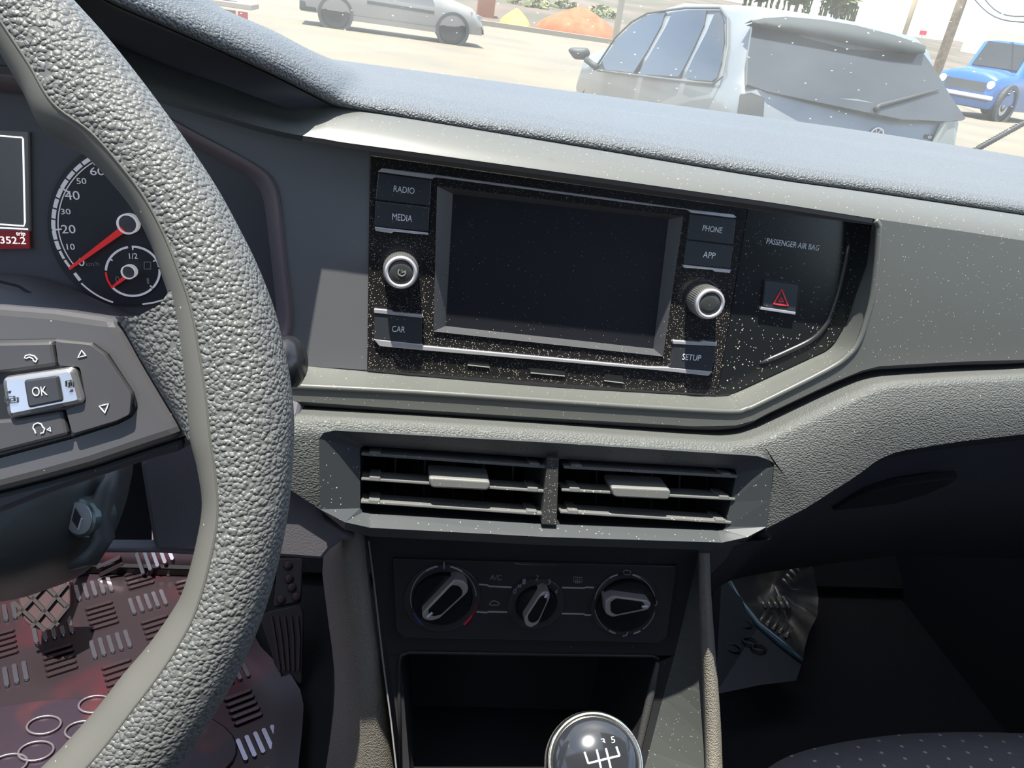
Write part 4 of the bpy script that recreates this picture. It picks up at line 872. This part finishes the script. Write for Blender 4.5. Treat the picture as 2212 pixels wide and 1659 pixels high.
# pedals
ped_m = mat('pedal rubber', (.06, .030, .034), .5)
BP = Pl(at_depth(92, 1310, .93), 42)
bp_ = thing('brake_pedal', BP(92, 1362), 'square brake pedal with cross-hatched rubber pad', 'pedal')
bo_ = roundpoly([(30, 1255), (150, 1250), (152, 1310), (130, 1352), (90, 1364), (50, 1345)], 14, 4)
poly_part('pedal_pad', BP, bo_, .004, -.012, ped_m, bp_, .002)
for a, b in (((32, 1300), (100, 1362)), ((45, 1262), (128, 1350)), ((90, 1254), (148, 1312)), ((40, 1330), (110, 1253)), ((70, 1355), (146, 1262)), ((110, 1358), (150, 1308))):
    v, f = strip_px(BP, [a, b], .004, .004, .004); mesh('pedal_ridge', v, f, mat('pedal ridge', (.03, .022, .024), .6), bp_)
v, f = tube([BP(90, 1300, -.012), BP(100, 1180, -.03), BP(110, 1000, -.05)], .007, 10); mesh('pedal_arm', v, f, black, bp_, smooth=True)
AP = Pl(at_depth(610, 1340, .99), 50)
ap_ = thing('accelerator_pedal', AP(620, 1480), 'long ribbed accelerator pedal beside the console', 'pedal')
poly_part('pedal_pad', AP, roundpoly([(560, 1335), (580, 1320), (650, 1306), (656, 1330), (652, 1480), (622, 1470), (595, 1440)], 8, 4), .004, -.014, mat('pedal plastic', (.028, .020, .021), .5), ap_, .002)
for k in range(5):
    v, f = strip_px(AP, [(586+k*14, 1332), (594+k*13, 1380), (604+k*10, 1450)], .003, .004, .003); mesh('pedal_rib', v, f, MATS['pedal rubber'], ap_)
tp_ = poly_part('upper_plate', AP, roundpoly([(600, 1205), (655, 1205), (650, 1300), (590, 1312)], 8, 4), -.004, -.014, mat('pedal plate', (.045, .035, .037), .55), ap_, .002)
for c in ((622, 1222), (624, 1251), (607, 1296), (640, 1290), (630, 1270)):
    v, f = lathe(AP(*c, -.004), AP.W, [(.006, 0), (.0055, .0025), (.002, .003)], 16); mesh('stud', v, f, MATS['pedal rubber'], tp_, smooth=True)

# ================================================================== passenger seat, visor added to shade it
def fabric():
    m = mat('dotted seat fabric', (.055, .056, .062), .85, grain=(700, .4, .001)); n = m.node_tree; L = n.links.new; b = n.nodes['Principled BSDF']
    tc = n.nodes.new('ShaderNodeTexCoord'); mp = n.nodes.new('ShaderNodeMapping'); mp.inputs['Scale'].default_value = (62, 62, 0); mp.inputs['Rotation'].default_value = (0, 0, .5); L(tc.outputs['Object'], mp.inputs[0])
    vo = n.nodes.new('ShaderNodeTexVoronoi'); vo.inputs['Randomness'].default_value = 0; vo.inputs['Scale'].default_value = 1; L(mp.outputs[0], vo.inputs['Vector'])
    lt = n.nodes.new('ShaderNodeMath'); lt.operation = 'LESS_THAN'; lt.inputs[1].default_value = .085; L(vo.outputs['Distance'], lt.inputs[0])
    x = n.nodes.new('ShaderNodeMixRGB'); x.inputs['Color1'].default_value = (.055, .056, .062, 1); x.inputs['Color2'].default_value = (.26, .26, .28, 1); L(lt.outputs[0], x.inputs[0]); L(x.outputs[0], b.inputs['Base Color']); return m
seat = thing('passenger_seat', (.40, -.40, .46), 'passenger seat cushion in dark fabric with tiny pale dots', 'seat')
fe = spline([(1640, 1690), (1665, 1655), (1730, 1624), (1850, 1598), (2000, 1583), (2212, 1584), (2420, 1600), (2600, 1640)], 5)
ft = [on_z(x, y, .765) for x, y in fe]
rows = [[p+np.array([0, -.02, -.26]) for p in ft], [p+np.array([0, .012, -.12]) for p in ft], [p+np.array([0, .012, -.03]) for p in ft], ft, [p+np.array([0, -.03, .010]) for p in ft], [p+np.array([0, -.10, .010]) for p in ft], [p+np.array([0, -.40, -.02]) for p in ft]]
v, f = loft(rows); mesh('seat_cushion', v, f, fabric(), seat, smooth=True)
v, f = prism([(.16, -.55, .74), (.64, -.55, .74), (.62, -.78, 1.32), (.18, -.78, 1.32)], [(.16, -.66, .70), (.64, -.66, .70), (.62, -.88, 1.32), (.18, -.88, 1.32)]); mesh('seat_back', v, f, MATS['dotted seat fabric'], seat, bev=.04, seg=4)
v, f = prism([(.17, -.60, .46), (.63, -.60, .46), (.63, -.24, .46), (.17, -.24, .46)], [(.17, -.60, .60), (.63, -.60, .60), (.63, -.24, .60), (.17, -.24, .60)]); mesh('seat_base', v, f, black, seat)
sv = thing('added_sun_visor', (.36, -.36, 1.56), 'unseen visor added above the passenger side to shade the seat', 'sun visor')  # out-of-view visor added to block the sun from the passenger seat
v, f = prism([(.07, -.44, 1.572), (.56, -.44, 1.572), (.56, -.185, 1.50), (.07, -.185, 1.50)], [(.07, -.44, 1.552), (.56, -.44, 1.552), (.56, -.185, 1.48), (.07, -.185, 1.48)]); mesh('added_visor_board', v, f, roof_m, sv, bev=.006, seg=3)
v, f = tube([(.03, -.44, 1.566), (.58, -.44, 1.566)], .006, 10); mesh('added_visor_hinge', v, f, black, sv, smooth=True)

# ================================================================== wiper blade outside the windscreen
wb = thing('windscreen_wiper', on_y(2100, 333, .52), 'black wiper blade resting on the lower right of the windscreen', 'wiper')
wa, wb_ = on_y(2085, 336, .60), on_y(2290, 222, .60)
v, f = tube([wa+(wb_-wa)*t for t in np.linspace(0, 1, 8)], [.002]+[.0042]*7, 8); mesh('blade_spine', v, f, mat('wiper rubber', (.015, .015, .015), .6), wb, smooth=True)
for k in range(34):
    c = wa+(wb_-wa)*(k+1)/36; v, f = box(c, (.0018, .004, .010)); mesh('blade_tooth', v, f, MATS['wiper rubber'], wb)

# ================================================================== outside: ground, terrain, street
dirt = mat('pale dirt road', (.20, .168, .118), .9, noise=(.35, (.15, .135, .105), .40, .66))
v, f = loft([[(x, y, 0) for x in np.linspace(-120, 120, 9)] for y in (-20, 0, 10, 20, 30, 36)]); g = mesh('road_ground', v, f, dirt, None, loc=(0, 10, 0)); g['kind'] = 'structure'; g['label'] = 'pale sunlit dirt road'
def terrain():
    rs_ = random.Random(3); xs = np.linspace(-190, 230, 71); ys = list(np.linspace(35.5, 60, 8))+list(np.linspace(66, 230, 22)); rows = []
    for y in ys:
        t = max(0, (y-36)/194); rows.append([(x, y, -.02+7.6*t**.75+t*2.0*math.sin(x*.031+1)+(.5*t+.06)*math.sin(x*.4+y*.31)*rs_.uniform(.4, 1)) for x in xs])
    return loft(rows)
hm_ = mat('scrub hillside', (.085, .082, .055), .95, noise=(.22, (.15, .11, .088), .42, .62))
g = mesh('hillside', *terrain(), hm_, None, smooth=True, loc=(0, 100, 0)); g['kind'] = 'structure'; g['label'] = 'dry scrub-covered hillside beyond the road'
v, f = box((20, 34.4, .09), (260, .5, .18)); g = mesh('kerb', v, f, mat('kerb concrete', (.27, .24, .19), .9), None); g['kind'] = 'structure'; g['label'] = 'pale kerb along the far road edge'
def mound(name, px0, px1, py, h, y, m, label):
    a = on_y(px0, py, y); b = on_y(px1, py, y); c = (a+b)/2; L_ = (b[0]-a[0])/2; rows = []
    for k in range(7):
        t = k/6; s = math.cos(t*math.pi/2)**.8 if k < 6 else .03; rows.append([(c[0]+L_*s*math.cos(q)*(1+.08*math.sin(3*q)), y+1.4*s*math.sin(q), -.05+h*t*(1+.12*math.sin(2*q+1))) for q in np.linspace(0, 2*math.pi, 25)[:-1]])
    v, f = loft(rows, True); f.append(list(range(6*24, 7*24))); return tag(mesh(name, v, f, m, None, smooth=True), label, 'earth pile', 'earth piles by the kerb')
mound('earth_pile', 1152, 1340, 80, 1.15, 36.8, mat('orange earth', (.30, .095, .038), .95, noise=(2, (.33, .135, .065), .4, .6)), 'long mound of orange earth beyond the kerb')
mound('sand_pile', 1076, 1146, 66, .75, 37.0, mat('yellow sand', (.42, .30, .095), .95), 'small heap of yellow sand beside the orange earth')
p = on_y(1046, 48, 38); v, f = box((p[0], 38, .9), (.75, .6, 1.8)); tag(mesh('brick_pillar', v, f, mat('terracotta', (.27, .125, .075), .9), None, bev=.02), 'terracotta pillar stub standing behind the white car', 'pillar')
bush = mat('bush leaves', (.13, .16, .06), .8, noise=(3, (.22, .22, .10), .4, .6))
def leafball(mb, c, r, n, size, rg, flat=1.0):
    for _ in range(n):
        d = unit([rg.gauss(0, 1), rg.gauss(0, 1), rg.gauss(0, 1)])*r*rg.uniform(.55, 1); d[2] *= flat; q = np.array(c)+d; a = unit([rg.gauss(0, 1), rg.gauss(0, 1), rg.gauss(0, .6)]); b = unit(np.cross(a, [rg.gauss(0, 1), rg.gauss(0, 1), rg.gauss(0, 1)])); s = size*rg.uniform(.6, 1.3)
        mb.add([q-a*s, q+b*s*.4, q+a*s, q-b*s*.4], [[0, 1, 2, 3]])
rg = random.Random(5)
for k, (px, py, y, r, lb) in enumerate(((1140, 28, 46, 1.3, 'low dark scrub bush behind the yellow sand heap'), (1215, 34, 48, 1.2, 'grey-green scrub bush behind the middle of the orange earth'), (1295, 52, 46, 1.1, 'rounded scrub bush behind the right end of the orange earth'), (1085, 12, 50, 1.6, 'tall scrub bush behind the terracotta pillar'))):
    p = on_y(px, py, y); t = thing('bush', (p[0], y, .2), lb, 'bush', 'scrub bushes beyond the kerb'); mb = MB(); leafball(mb, (p[0], y, .8), r, 260, .22, rg, .6); mb.build('foliage', bush, t)
    v, f = tube([(p[0], y, .1), (p[0]+.05, y, .7)], .05, 6); mesh('stem', v, f, mat('bark', (.20, .15, .10), .9), t)
# poles and wires
def pole(px0, py0, px1, py1, D, wpx, m, label, arm=False):
    top = at_depth(px0, py0, D); bot = at_depth(px1, py1, D); zb = .1; k = (zb-bot[2])/(top[2]-bot[2]); base = np.array([bot[0], bot[1], zb]) ; r = wpx/FPX*D/2
    tp = np.array([bot[0], bot[1], top[2]+3.5])+np.array([(top-bot)[0], (top-bot)[1], 0])*.25
    t = thing('utility_pole', base, label, 'utility pole', 'roadside poles'); v, f = tube([base, base*.5+tp*.5, tp], [r*1.08, r, r*.85], 14); mesh('shaft', v, f, m, t, smooth=True)
    if arm: v, f = box(tp-np.array([0, 0, .5]), (1.8, .10, .12)); mesh('crossarm', v, f, m, t)
    return tp
wood = mat('weathered pole wood', (.36, .28, .19), .9, noise=(6, (.24, .19, .14), .4, .6)); conc = mat('pole concrete', (.42, .40, .34), .9)
pole(1978, 0, 1955, 69, 46, 10, mat('pale pole wood', (.52, .42, .27), .9), 'thin pale wooden pole rising behind the parked silver hatchback')
tpw = pole(2080, 0, 2036, 119, 27, 20, wood, 'thick weathered pole standing left of the blue truck', True)
pole(1345, 0, 1331, 70, 32.5, 13, conc, 'grey concrete pole beside the orange earth mound')
for k, (a, b) in enumerate((((2100, -8), (2230, 48)), ((2120, -12), (2230, 34)))):
    A_, B_ = at_depth(*a, 26), at_depth(*b, 20); pts = [A_+(B_-A_)*t-np.array([0, 0, .25*math.sin(math.pi*t)]) for t in np.linspace(0, 1, 9)]; v, f = tube(pts, .02, 6)
    tag(mesh('overhead_wire', v, f, black, None, smooth=True), ('lower' if k == 0 else 'upper')+' of two overhead wires above the blue truck', 'wire', 'overhead wires')
# trees above the hatchback roof
lf = mat('yellow-green leaves', (.13, .15, .03), .7, noise=(1.5, (.085, .11, .022), .4, .6))
for k, (px, py, w_, lb) in enumerate(((1655, -42, 1.5, 'leftmost of three drooping trees above the hatchback roof'), (1735, -40, 1.9, 'middle of three drooping trees above the hatchback roof'), (1822, -14, 2.0, 'densest and rightmost of three drooping trees above the hatchback'))):
    c = at_depth(px, py, 62+9*k); t = thing('drooping_tree', (c[0], c[1], .8), lb, 'tree', 'trees behind the parked hatchback'); mb = MB()
    leafball(mb, c, w_, 420, .5, rg, 1.0)
    for _ in range(9 if k < 2 else 30):
        q = c+np.array([rg.uniform(-1, 1)*w_, rg.uniform(-1, 1), -.4*w_]); 
        for j in range(14): mb.add([q+np.array([rg.uniform(-.2, .2), 0, -j*.12]), q+np.array([.22, .1, -.25-j*.12]), q+np.array([.05, .1, -.55-j*.12])], [[0, 1, 2]])
    mb.build('foliage', lf, t); v, f = tube([(c[0], c[1], .8), tuple(c)], [.2, .12], 8); mesh('trunk', v, f, MATS['bark'], t, smooth=True)
# small distant things on the right
p = at_depth(2172, 76, 70); v, f = box((p[0], p[1], p[2]-1.6), (5.5, 3, 3.6)); tag(mesh('distant_house', v, f, mat('cream wall', (.80, .74, .58), .9), None), 'low cream house on the hill behind the blue truck', 'house')
p = at_depth(1994, 71, 60); t = thing('red_sign', (p[0], p[1], p[2]-1.5), 'tiny red sign board between the two right-hand poles', 'sign'); v, f = box(p, (.55, .06, .32)); mesh('board', v, f, mat('sign red', (.75, .05, .08), .6), t); v, f = tube([(p[0], p[1], p[2]-1.5), tuple(p)], .04, 6); mesh('post', v, f, conc, t)
# red stall at top left
stl = on_z(500, 62, 0)
t = thing('red_stall', stl, 'red roadside stall table with grey top at the upper left', 'stall'); rd_m = mat('stall red', (.62, .08, .09), .6)
xa = at_depth(432, 10, 14.0); xb = at_depth(544, 12, 14.0)
v, f = box((xa+xb)/2+np.array([-.15, .3, .02]), (abs(xb[0]-xa[0])+.3, .8, .09)); mesh('table_top', v, f, mat('stall top', (.34, .30, .26), .8), t, bev=.01)
for k, q in enumerate(((455, 20), (478, 20), (520, 20))):
    a = at_depth(*q, 14.0); v, f = box((a[0], a[1]+.2, a[2]/2-.05), (.16, .10, a[2])); mesh('leg', v, f, rd_m, t)
v, f = box(((xa+xb)/2+np.array([-.25, .5, -.35])), (abs(xb[0]-xa[0])*.7, .06, .5)); mesh('front_board', v, f, mat('stall faded red', (.75, .35, .32), .7), t)
v, f = box(((xa+xb)/2+np.array([-.2, .3, .4])), (.5, .4, .5)); mesh('crate', v, f, rd_m, t, bev=.02)

# ================================================================== vehicles
glass_d = mat('car glass dark', (.02, .025, .03), .08, spec=.7); tyre = mat('tyre rubber', (.03, .03, .03), .9); rimm = mat('wheel rim', (.35, .35, .36), .35, .8); plas = mat('bumper plastic', (.045, .05, .05), .6)
class Car:
    def __init__(s, O, head, name, label, group):
        a = math.radians(head); s.f = np.array([-math.sin(a), math.cos(a), 0]); s.r = np.array([math.cos(a), math.sin(a), 0]); s.O = np.array([O[0], O[1], 0.])
        s.t = thing(name, s.O+s.f*1.8, label, 'car' if name != 'pickup_truck' else 'truck', group)
    def w(s, x, y, z): return s.O+s.r*x+s.f*y+np.array([0, 0, z])
    def body(s, st, m, hw, name='body'):
        rows = []
        for (y, k, belt, zr, zt, wr) in st:
            h = hw*k; half = [(h*.93, .28), (h, .45), (h, belt*.8), (h*.985, belt), (wr+.03, zr-.035), (wr-.04, zr), (wr*.5, zt-.006), (0, zt)]
            rows.append([s.w(x, y, z) for x, z in half]+[s.w(-x, y, z) for x, z in half[-2::-1]])
        v, f = loft(rows); f += [list(range(len(rows[0]))), list(range((len(rows)-1)*len(rows[0]), len(rows)*len(rows[0])))]
        return mesh(name, v, f, m, s.t, smooth=True)
    def wheel(s, x, y, r=.30, wd=.18):
        sg = 1 if x > 0 else -1
        O_ = s.w(x-sg*wd, y, r); ax_ = s.r*sg
        v, f = lathe(O_, ax_, [(r*.9, 0), (r, .03), (r, wd-.03), (r*.9, wd), (r*.66, wd), (r*.64, wd-.03)], 32); o = mesh('wheel', v, f, tyre, s.t)
        v, f = lathe(O_, ax_, [(r*.65, wd-.05), (r*.62, wd-.015), (r*.25, wd-.03), (r*.1, wd-.01), (.01, wd-.01)], 32); mesh('hubcap', v, f, rimm, o)
    def box(s, name, c, sz, m, bev=.01, parent=None):
        R_ = np.stack([s.r, s.f, np.array([0, 0, 1.])], 1); v, f = box(s.w(*c), sz, R_); return mesh(name, v, f, m, parent or s.t, bev=bev)
    def poly(s, name, pts, m, d, parent=None, bev=0):
        fr_ = [s.w(*p) for p in pts]; v, f = prism(fr_, [p+s.r*d[0]+s.f*d[1]+np.array([0, 0, d[2]]) for p in fr_]); return mesh(name, v, f, m, parent or s.t, bev=bev)
# ---- silver hatchback parked ahead on the right
sil = mat('silver car paint', (.20, .222, .235), .34, .25, coat=.4, noise=(2.5, (.225, .24, .245), .4, .6))
A0 = on_z(1606, 186, .93)
HW = .875
hd = 6.0; ar = math.radians(hd)
rv = np.array([math.cos(ar), math.sin(ar), 0])
hat = Car(A0+rv*HW*.985, hd, 'silver_hatchback', 'silver-grey hatchback parked ahead with dark rear window and roof spoiler', 'cars outside')
ST = [(-0.1, 0.9, 0.56, 0.58, 0.6, 0.719), (-0.09, 0.94, 0.62, 0.64, 0.66, 0.763), (-0.02, 0.96, 0.7, 0.72, 0.74, 0.785), (-0.005, 0.985, 0.9, 0.92, 0.935, 0.801), (0.05, 1, 0.93, 0.965, 0.985, 0.785), (0.2, 1, 0.93, 1.13, 1.155, 0.73), (0.34, 1, 0.93, 1.323, 1.353, 0.681), (0.42, 1, 0.93, 1.373, 1.398, 0.659), (0.62, 1, 0.93, 1.39, 1.42, 0.654), (1.1, 1, 0.93, 1.398, 1.433, 0.649), (1.75, 1, 0.93, 1.383, 1.418, 0.654), (2.0, 1, 0.93, 1.338, 1.373, 0.665), (2.35, 1, 0.93, 1.13, 1.17, 0.719), (2.72, 1, 0.92, 0.95, 0.985, 0.774), (3.0, 0.99, 0.88, 0.9, 0.93, 0.741), (3.5, 0.95, 0.76, 0.78, 0.81, 0.676), (3.72, 0.9, 0.6, 0.62, 0.64, 0.632), (3.8, 0.8, 0.5, 0.51, 0.52, 0.545)]
bd = hat.body(ST, sil, HW)
class LP:                                           # plane in a car's frame for tracing its glass
    def __init__(s, P, n_): s.O = np.array(P); s.W = unit(n_)
    def __call__(s, px, py, w=0): r = ray(px, py); return CAM+r*(((s.O-CAM).dot(s.W)+w)/r.dot(s.W))
a_, b_ = hat.w(-HW*.985, 1, .93), hat.w(-.69, 1, 1.335); tn = b_-a_
SIDE = LP(a_, np.cross(tn, hat.f) if np.dot(np.cross(tn, hat.f), -hat.r) > 0 else -np.cross(tn, hat.f))
a_, b_ = hat.w(0, .05, .975), hat.w(0, .34, 1.31); nn = np.cross(hat.r, b_-a_); nn = nn if np.dot(nn, -hat.f) > 0 else -nn
REAR = LP(a_, nn)
poly_part('side_window', SIDE, [(1292, 148), (1300, 132), (1330, 88), (1362, 55), (1395, 34), (1437, 25), (1428, 55), (1398, 110), (1368, 157)], .012, -.01, glass_d, hat.t)
poly_part('side_window', SIDE, [(1378, 160), (1405, 115), (1438, 58), (1452, 28), (1490, 23), (1526, 22), (1520, 55), (1500, 100), (1480, 140), (1466, 165)], .012, -.01, glass_d, hat.t)
poly_part('side_window', SIDE, [(1478, 166), (1500, 120), (1526, 70), (1544, 28), (1556, 27), (1563, 45), (1564, 90), (1558, 135), (1548, 168), (1538, 175), (1495, 172)], .012, -.01, glass_d, hat.t)
v, f = tube([SIDE(x, y, .016) for x, y in [(1283, 152), (1330, 80), (1365, 47), (1400, 28), (1480, 17), (1556, 17), (1572, 40), (1572, 100), (1560, 165), (1540, 182), (1480, 176), (1290, 152)]], .010, 6); mesh('window_rubber', v, f, mat('window rubber', (.10, .11, .11), .7), hat.t, smooth=True)
rw = poly_part('rear_window', REAR, [(1626, 54), (1700, 52), (1850, 78), (1990, 108), (2020, 150), (2052, 205), (2086, 256), (2050, 262), (1950, 258), (1850, 238), (1740, 215), (1660, 198), (1614, 182), (1616, 120)], .014, -.01, mat('rear glass', (.045, .05, .05), .10, spec=.7, dust=[(9, .10, .12)]), hat.t)
wv = [REAR(x, y, .03) for x, y in ((1892, 236), (1900, 228), (1960, 212), (2030, 192))]; v, f = tube(wv, [.02, .014, .012, .006], 8); mesh('rear_wiper', v, f, plas, hat.t, smooth=True)
sp1 = [(1618, 46), (1650, 39), (1700, 36), (1780, 43), (1850, 55), (1930, 75), (2000, 98)]; sp2 = [(1625, 50), (1655, 56), (1710, 66), (1780, 78), (1850, 92), (1930, 107), (1998, 114)]
R1 = [REAR(x, y, .035) for x, y in sp1]; R2 = [REAR(x, y, .075) for x, y in sp2]
v, f = loft([[p+hat.f*.06-np.array([0, 0, .02]) for p in R1], R1, [.5*(p+q)+np.array([0, 0, .012]) for p, q in zip(R1, R2)], R2, [q+hat.f*.08-np.array([0, 0, .02]) for q in R2]]); mesh('roof_spoiler', v, f, mat('spoiler grey', (.035, .042, .040), .7, dust=[(14, .3, .12)]), hat.t, smooth=True)
TLm = mat('smoked tail lamp', (.05, .05, .045), .12, spec=.7)
for sx in (-1, 1):
    pts = [(sx*.86, -.02, .70), (sx*.67, -.035, .72), (sx*.70, -.02, .88), (sx*.79, .0, .90), (sx*.855, .03, .88)]; hat.poly('tail_lamp', pts, TLm if sx < 0 else mat('pale tail lamp', (.22, .24, .22), .2), (sx*.02, -.03, 0), bev=.01)
hat.poly('bumper', [(-.84, -.08, .36), (.84, -.08, .36), (.85, -.09, .60), (-.85, -.09, .60)], sil, (0, -.05, 0), bev=.02)
TG = LP(hat.w(0, -.012, .82), -hat.f)
bc = TG(1893, 293, .02)
v, f = tube([bc+(hat.r*math.cos(a)+np.array([0, 0, 1])*math.sin(a))*.052 for a in np.linspace(0, 2*math.pi, 33)], .007, 6, False); bdg = mesh('round_badge', v, f, chrome, hat.t, smooth=True)
for q in ([(-.022, .046), (0, .008), (.022, .046)], [(-.046, .018), (-.020, -.044), (0, 0), (.020, -.044), (.046, .018)]):
    v, f = tube([bc+hat.r*x+np.array([0, 0, z_]) for x, z_ in q], .005, 6); mesh('badge_letter', v, f, chrome, bdg)
lc = TG(2008, 296, .012); hat_lab = prism([lc+hat.r*x+np.array([0, 0, z_]) for x, z_ in ((-.04, -.014), (.04, -.014), (.04, .014), (-.04, .014))], [lc+hat.r*x+np.array([0, 0, z_])+hat.f*.012 for x, z_ in ((-.04, -.014), (.04, -.014), (.04, .014), (-.04, .014))]); lb_ = mesh('black_sticker', *hat_lab, black, hat.t)
v, f = tube([lc-hat.f*.002+(hat.r*math.cos(a)*.013+np.array([0, 0, 1])*math.sin(a)*.007) for a in np.linspace(0, 2*math.pi, 17)], .0025, 5, False); mesh('sticker_ring', v, f, white, lb_)
mc_ = SIDE(1253, 118, .13); v, f = dome(LP(mc_, -ray(1253, 118)), [tuple(p) for p in roundpoly([(1226, 108), (1234, 102), (1270, 103), (1276, 114), (1268, 130), (1240, 128)], 6, 3)], (1252, 116), -.05, .06, 5); mr = mesh('wing_mirror', v, f, plas, hat.t, smooth=True)
v, f = tube([SIDE(1266, 128, .10), SIDE(1280, 140, .04), SIDE(1292, 146, 0)], .03, 8); mesh('mirror_arm', v, f, plas, hat.t, smooth=True)
ap0 = hat.w(.05, .62, 1.395); v, f = tube([ap0, ap0-hat.f*.06+np.array([0, 0, .05])], [.018, .004], 8); mesh('roof_aerial', v, f, black, hat.t, smooth=True)
for x in (-.85, .85): hat.wheel(x, .62); hat.wheel(x, 3.05)
# ---- white car crossing on the road
wh_m = mat('white car paint', (.29, .28, .265), .35, coat=.4)
wr_, wf_ = on_z(724, 62, 0), on_z(974, 96, 0)
fdir = unit((wf_-wr_)*np.array([1, 1, 0])); hd2 = math.degrees(math.atan2(-fdir[0], fdir[1])); wbase = np.linalg.norm(wf_-wr_)
ra_d = np.array([fdir[1], -fdir[0], 0]); k_ = wbase/2.45
wc = Car(wr_-fdir*.62*k_-ra_d*.75, hd2, 'white_car', 'white car with dark side strip driving along the road', 'cars outside')
STW = [(-.08*k_, .88, .5, .52, .55, .60), (-.02, .95, .72, .74, .76, .68), (.04, 1, .94, .97, .99, .72), (.25*k_, 1, .95, 1.25, 1.28, .64), (.55*k_, 1, .95, 1.42, 1.45, .60), (1.6*k_, 1, .95, 1.46, 1.49, .60), (2.1*k_, 1, .95, 1.36, 1.40, .62), (2.75*k_, 1, .94, .98, 1.02, .70), (3.1*k_, .99, .88, .92, .95, .66), (3.5*k_, .96, .76, .80, .84, .62), (3.68*k_, .90, .58, .62, .66, .58), (3.74*k_, .82, .48, .50, .52, .5)]
wc.body(STW, wh_m, .82)
for x in (-.80, .80): wc.wheel(x, .62*k_, .31); wc.wheel(x, .62*k_+wbase, .31)
for y in (.62*k_, .62*k_+wbase):
    v, f = lathe(wc.w(.815, y, .31), wc.r, [(.40, -.02), (.40, .012), (.33, .014), (.33, -.02)], 36); mesh('wheel_arch', v, f, plas, wc.t)
wc.poly('side_strip', [(.822, 1.25*k_, .62), (.822, 2.65*k_, .60), (.822, 2.65*k_, .67), (.822, 1.25*k_, .69)], plas, (.015, 0, 0))
wc.poly('sill', [(.80, .95*k_, .22), (.80, 2.75*k_, .22), (.80, 2.75*k_, .33), (.80, .95*k_, .33)], mat('sill grey', (.22, .20, .17), .7), (.02, 0, 0))
wc.poly('rear_bumper', [(.80, -.12, .30), (.80, .26, .30), (.80, .26, .48), (.80, -.12, .52)], plas, (-1.6, 0, 0), bev=.03)
wc.poly('headlamp', [(.76, 3.42*k_, .66), (.70, 3.66*k_, .62), (.70, 3.66*k_, .70), (.76, 3.40*k_, .78)], mat('headlamp glass', (.3, .32, .33), .1), (.03, .03, 0), bev=.01)
wc.poly('front_grille', [(.66, 3.76*k_, .30), (-.66, 3.76*k_, .30), (-.66, 3.72*k_, .52), (.66, 3.72*k_, .52)], plas, (0, .02, 0), bev=.01)
for y0, y1, t0, t1 in ((.45, 1.0, .62, 1.0), (1.06, 1.75, 1.06, 1.7), (1.82, 2.62, 1.78, 2.08)):
    wc.poly('side_window', [(.83, y0*k_, .98), (.83, y1*k_, .97), (.665, t1*k_, 1.36), (.665, t0*k_, 1.36)], glass_d, (.012, 0, .004))
# ---- blue truck at the right edge
bl = mat('bright blue paint', (.012, .105, .34), .25, coat=.6)
wl_ = on_z(2152, 262, 0)
hd3 = 118.0; a3 = math.radians(hd3); f3 = np.array([-math.sin(a3), math.cos(a3), 0]); r3 = np.array([math.cos(a3), math.sin(a3), 0])
bt_ = Car(wl_-f3*3.4+r3*.80, hd3, 'pickup_truck', 'bright blue truck with chrome bumper at the right edge', 'cars outside')
STB = [(0, .98, .9, 1.05, 1.1, .80), (1.4, 1, .95, 1.08, 1.12, .80), (1.45, 1, 1.15, 1.86, 1.92, .70), (1.7, 1, 1.15, 1.95, 2.0, .70), (2.5, 1, 1.15, 1.92, 1.97, .70), (2.95, 1, 1.14, 1.20, 1.26, .72), (3.3, .98, 1.12, 1.18, 1.25, .70), (4.0, .94, 1.04, 1.10, 1.17, .66), (4.12, .90, .95, 1.0, 1.06, .62), (4.16, .86, .8, .82, .86, .6)]
bt_.body(STB, bl, .88)
for x in (-.86, .86): bt_.wheel(x, .75, .40, .24); bt_.wheel(x, 3.4, .40, .24)
bt_.poly('windscreen', [(-.62, 2.93, 1.27), (.62, 2.93, 1.27), (.58, 2.56, 1.90), (-.58, 2.56, 1.90)], glass_d, (0, .03, .02))
bt_.poly('side_window', [(-.83, 1.7, 1.25), (-.83, 2.75, 1.25), (-.735, 2.48, 1.82), (-.735, 1.7, 1.84)], glass_d, (-.012, 0, 0))
bt_.poly('grille', [(-.55, 4.165, .66), (.55, 4.165, .66), (.55, 4.15, .90), (-.55, 4.15, .90)], plas, (0, .02, 0))
bt_.poly('bumper', [(-.86, 4.20, .50), (.86, 4.20, .50), (.86, 4.20, .60), (-.86, 4.20, .60)], chrome, (0, .10, 0), bev=.02)
bt_.poly('skid_plate', [(-.7, 4.05, .25), (.7, 4.05, .25), (.75, 4.18, .48), (-.75, 4.18, .48)], plas, (0, -.1, 0))
for x in (-.66, .66):
    v, f = lathe(bt_.w(x, 4.13, .86), f3, [(.10, 0), (.10, .04), (.06, .055), (.01, .06)], 24); mesh('headlamp', v, f, mat('lamp lens', (.75, .78, .8), .1), bt_.t)
v, f = lathe(bt_.w(-.885, 3.4, .42), -r3, [(.52, -.05), (.52, .03), (.42, .03), (.42, -.05)], 32); mesh('wheel_arch', v, f, plas, bt_.t)
v, f = tube([bt_.w(-.9, 2.55, 1.32), bt_.w(-1.05, 2.55, 1.40)], [.03, .09], 8); mesh('wing_mirror', v, f, plas, bt_.t)
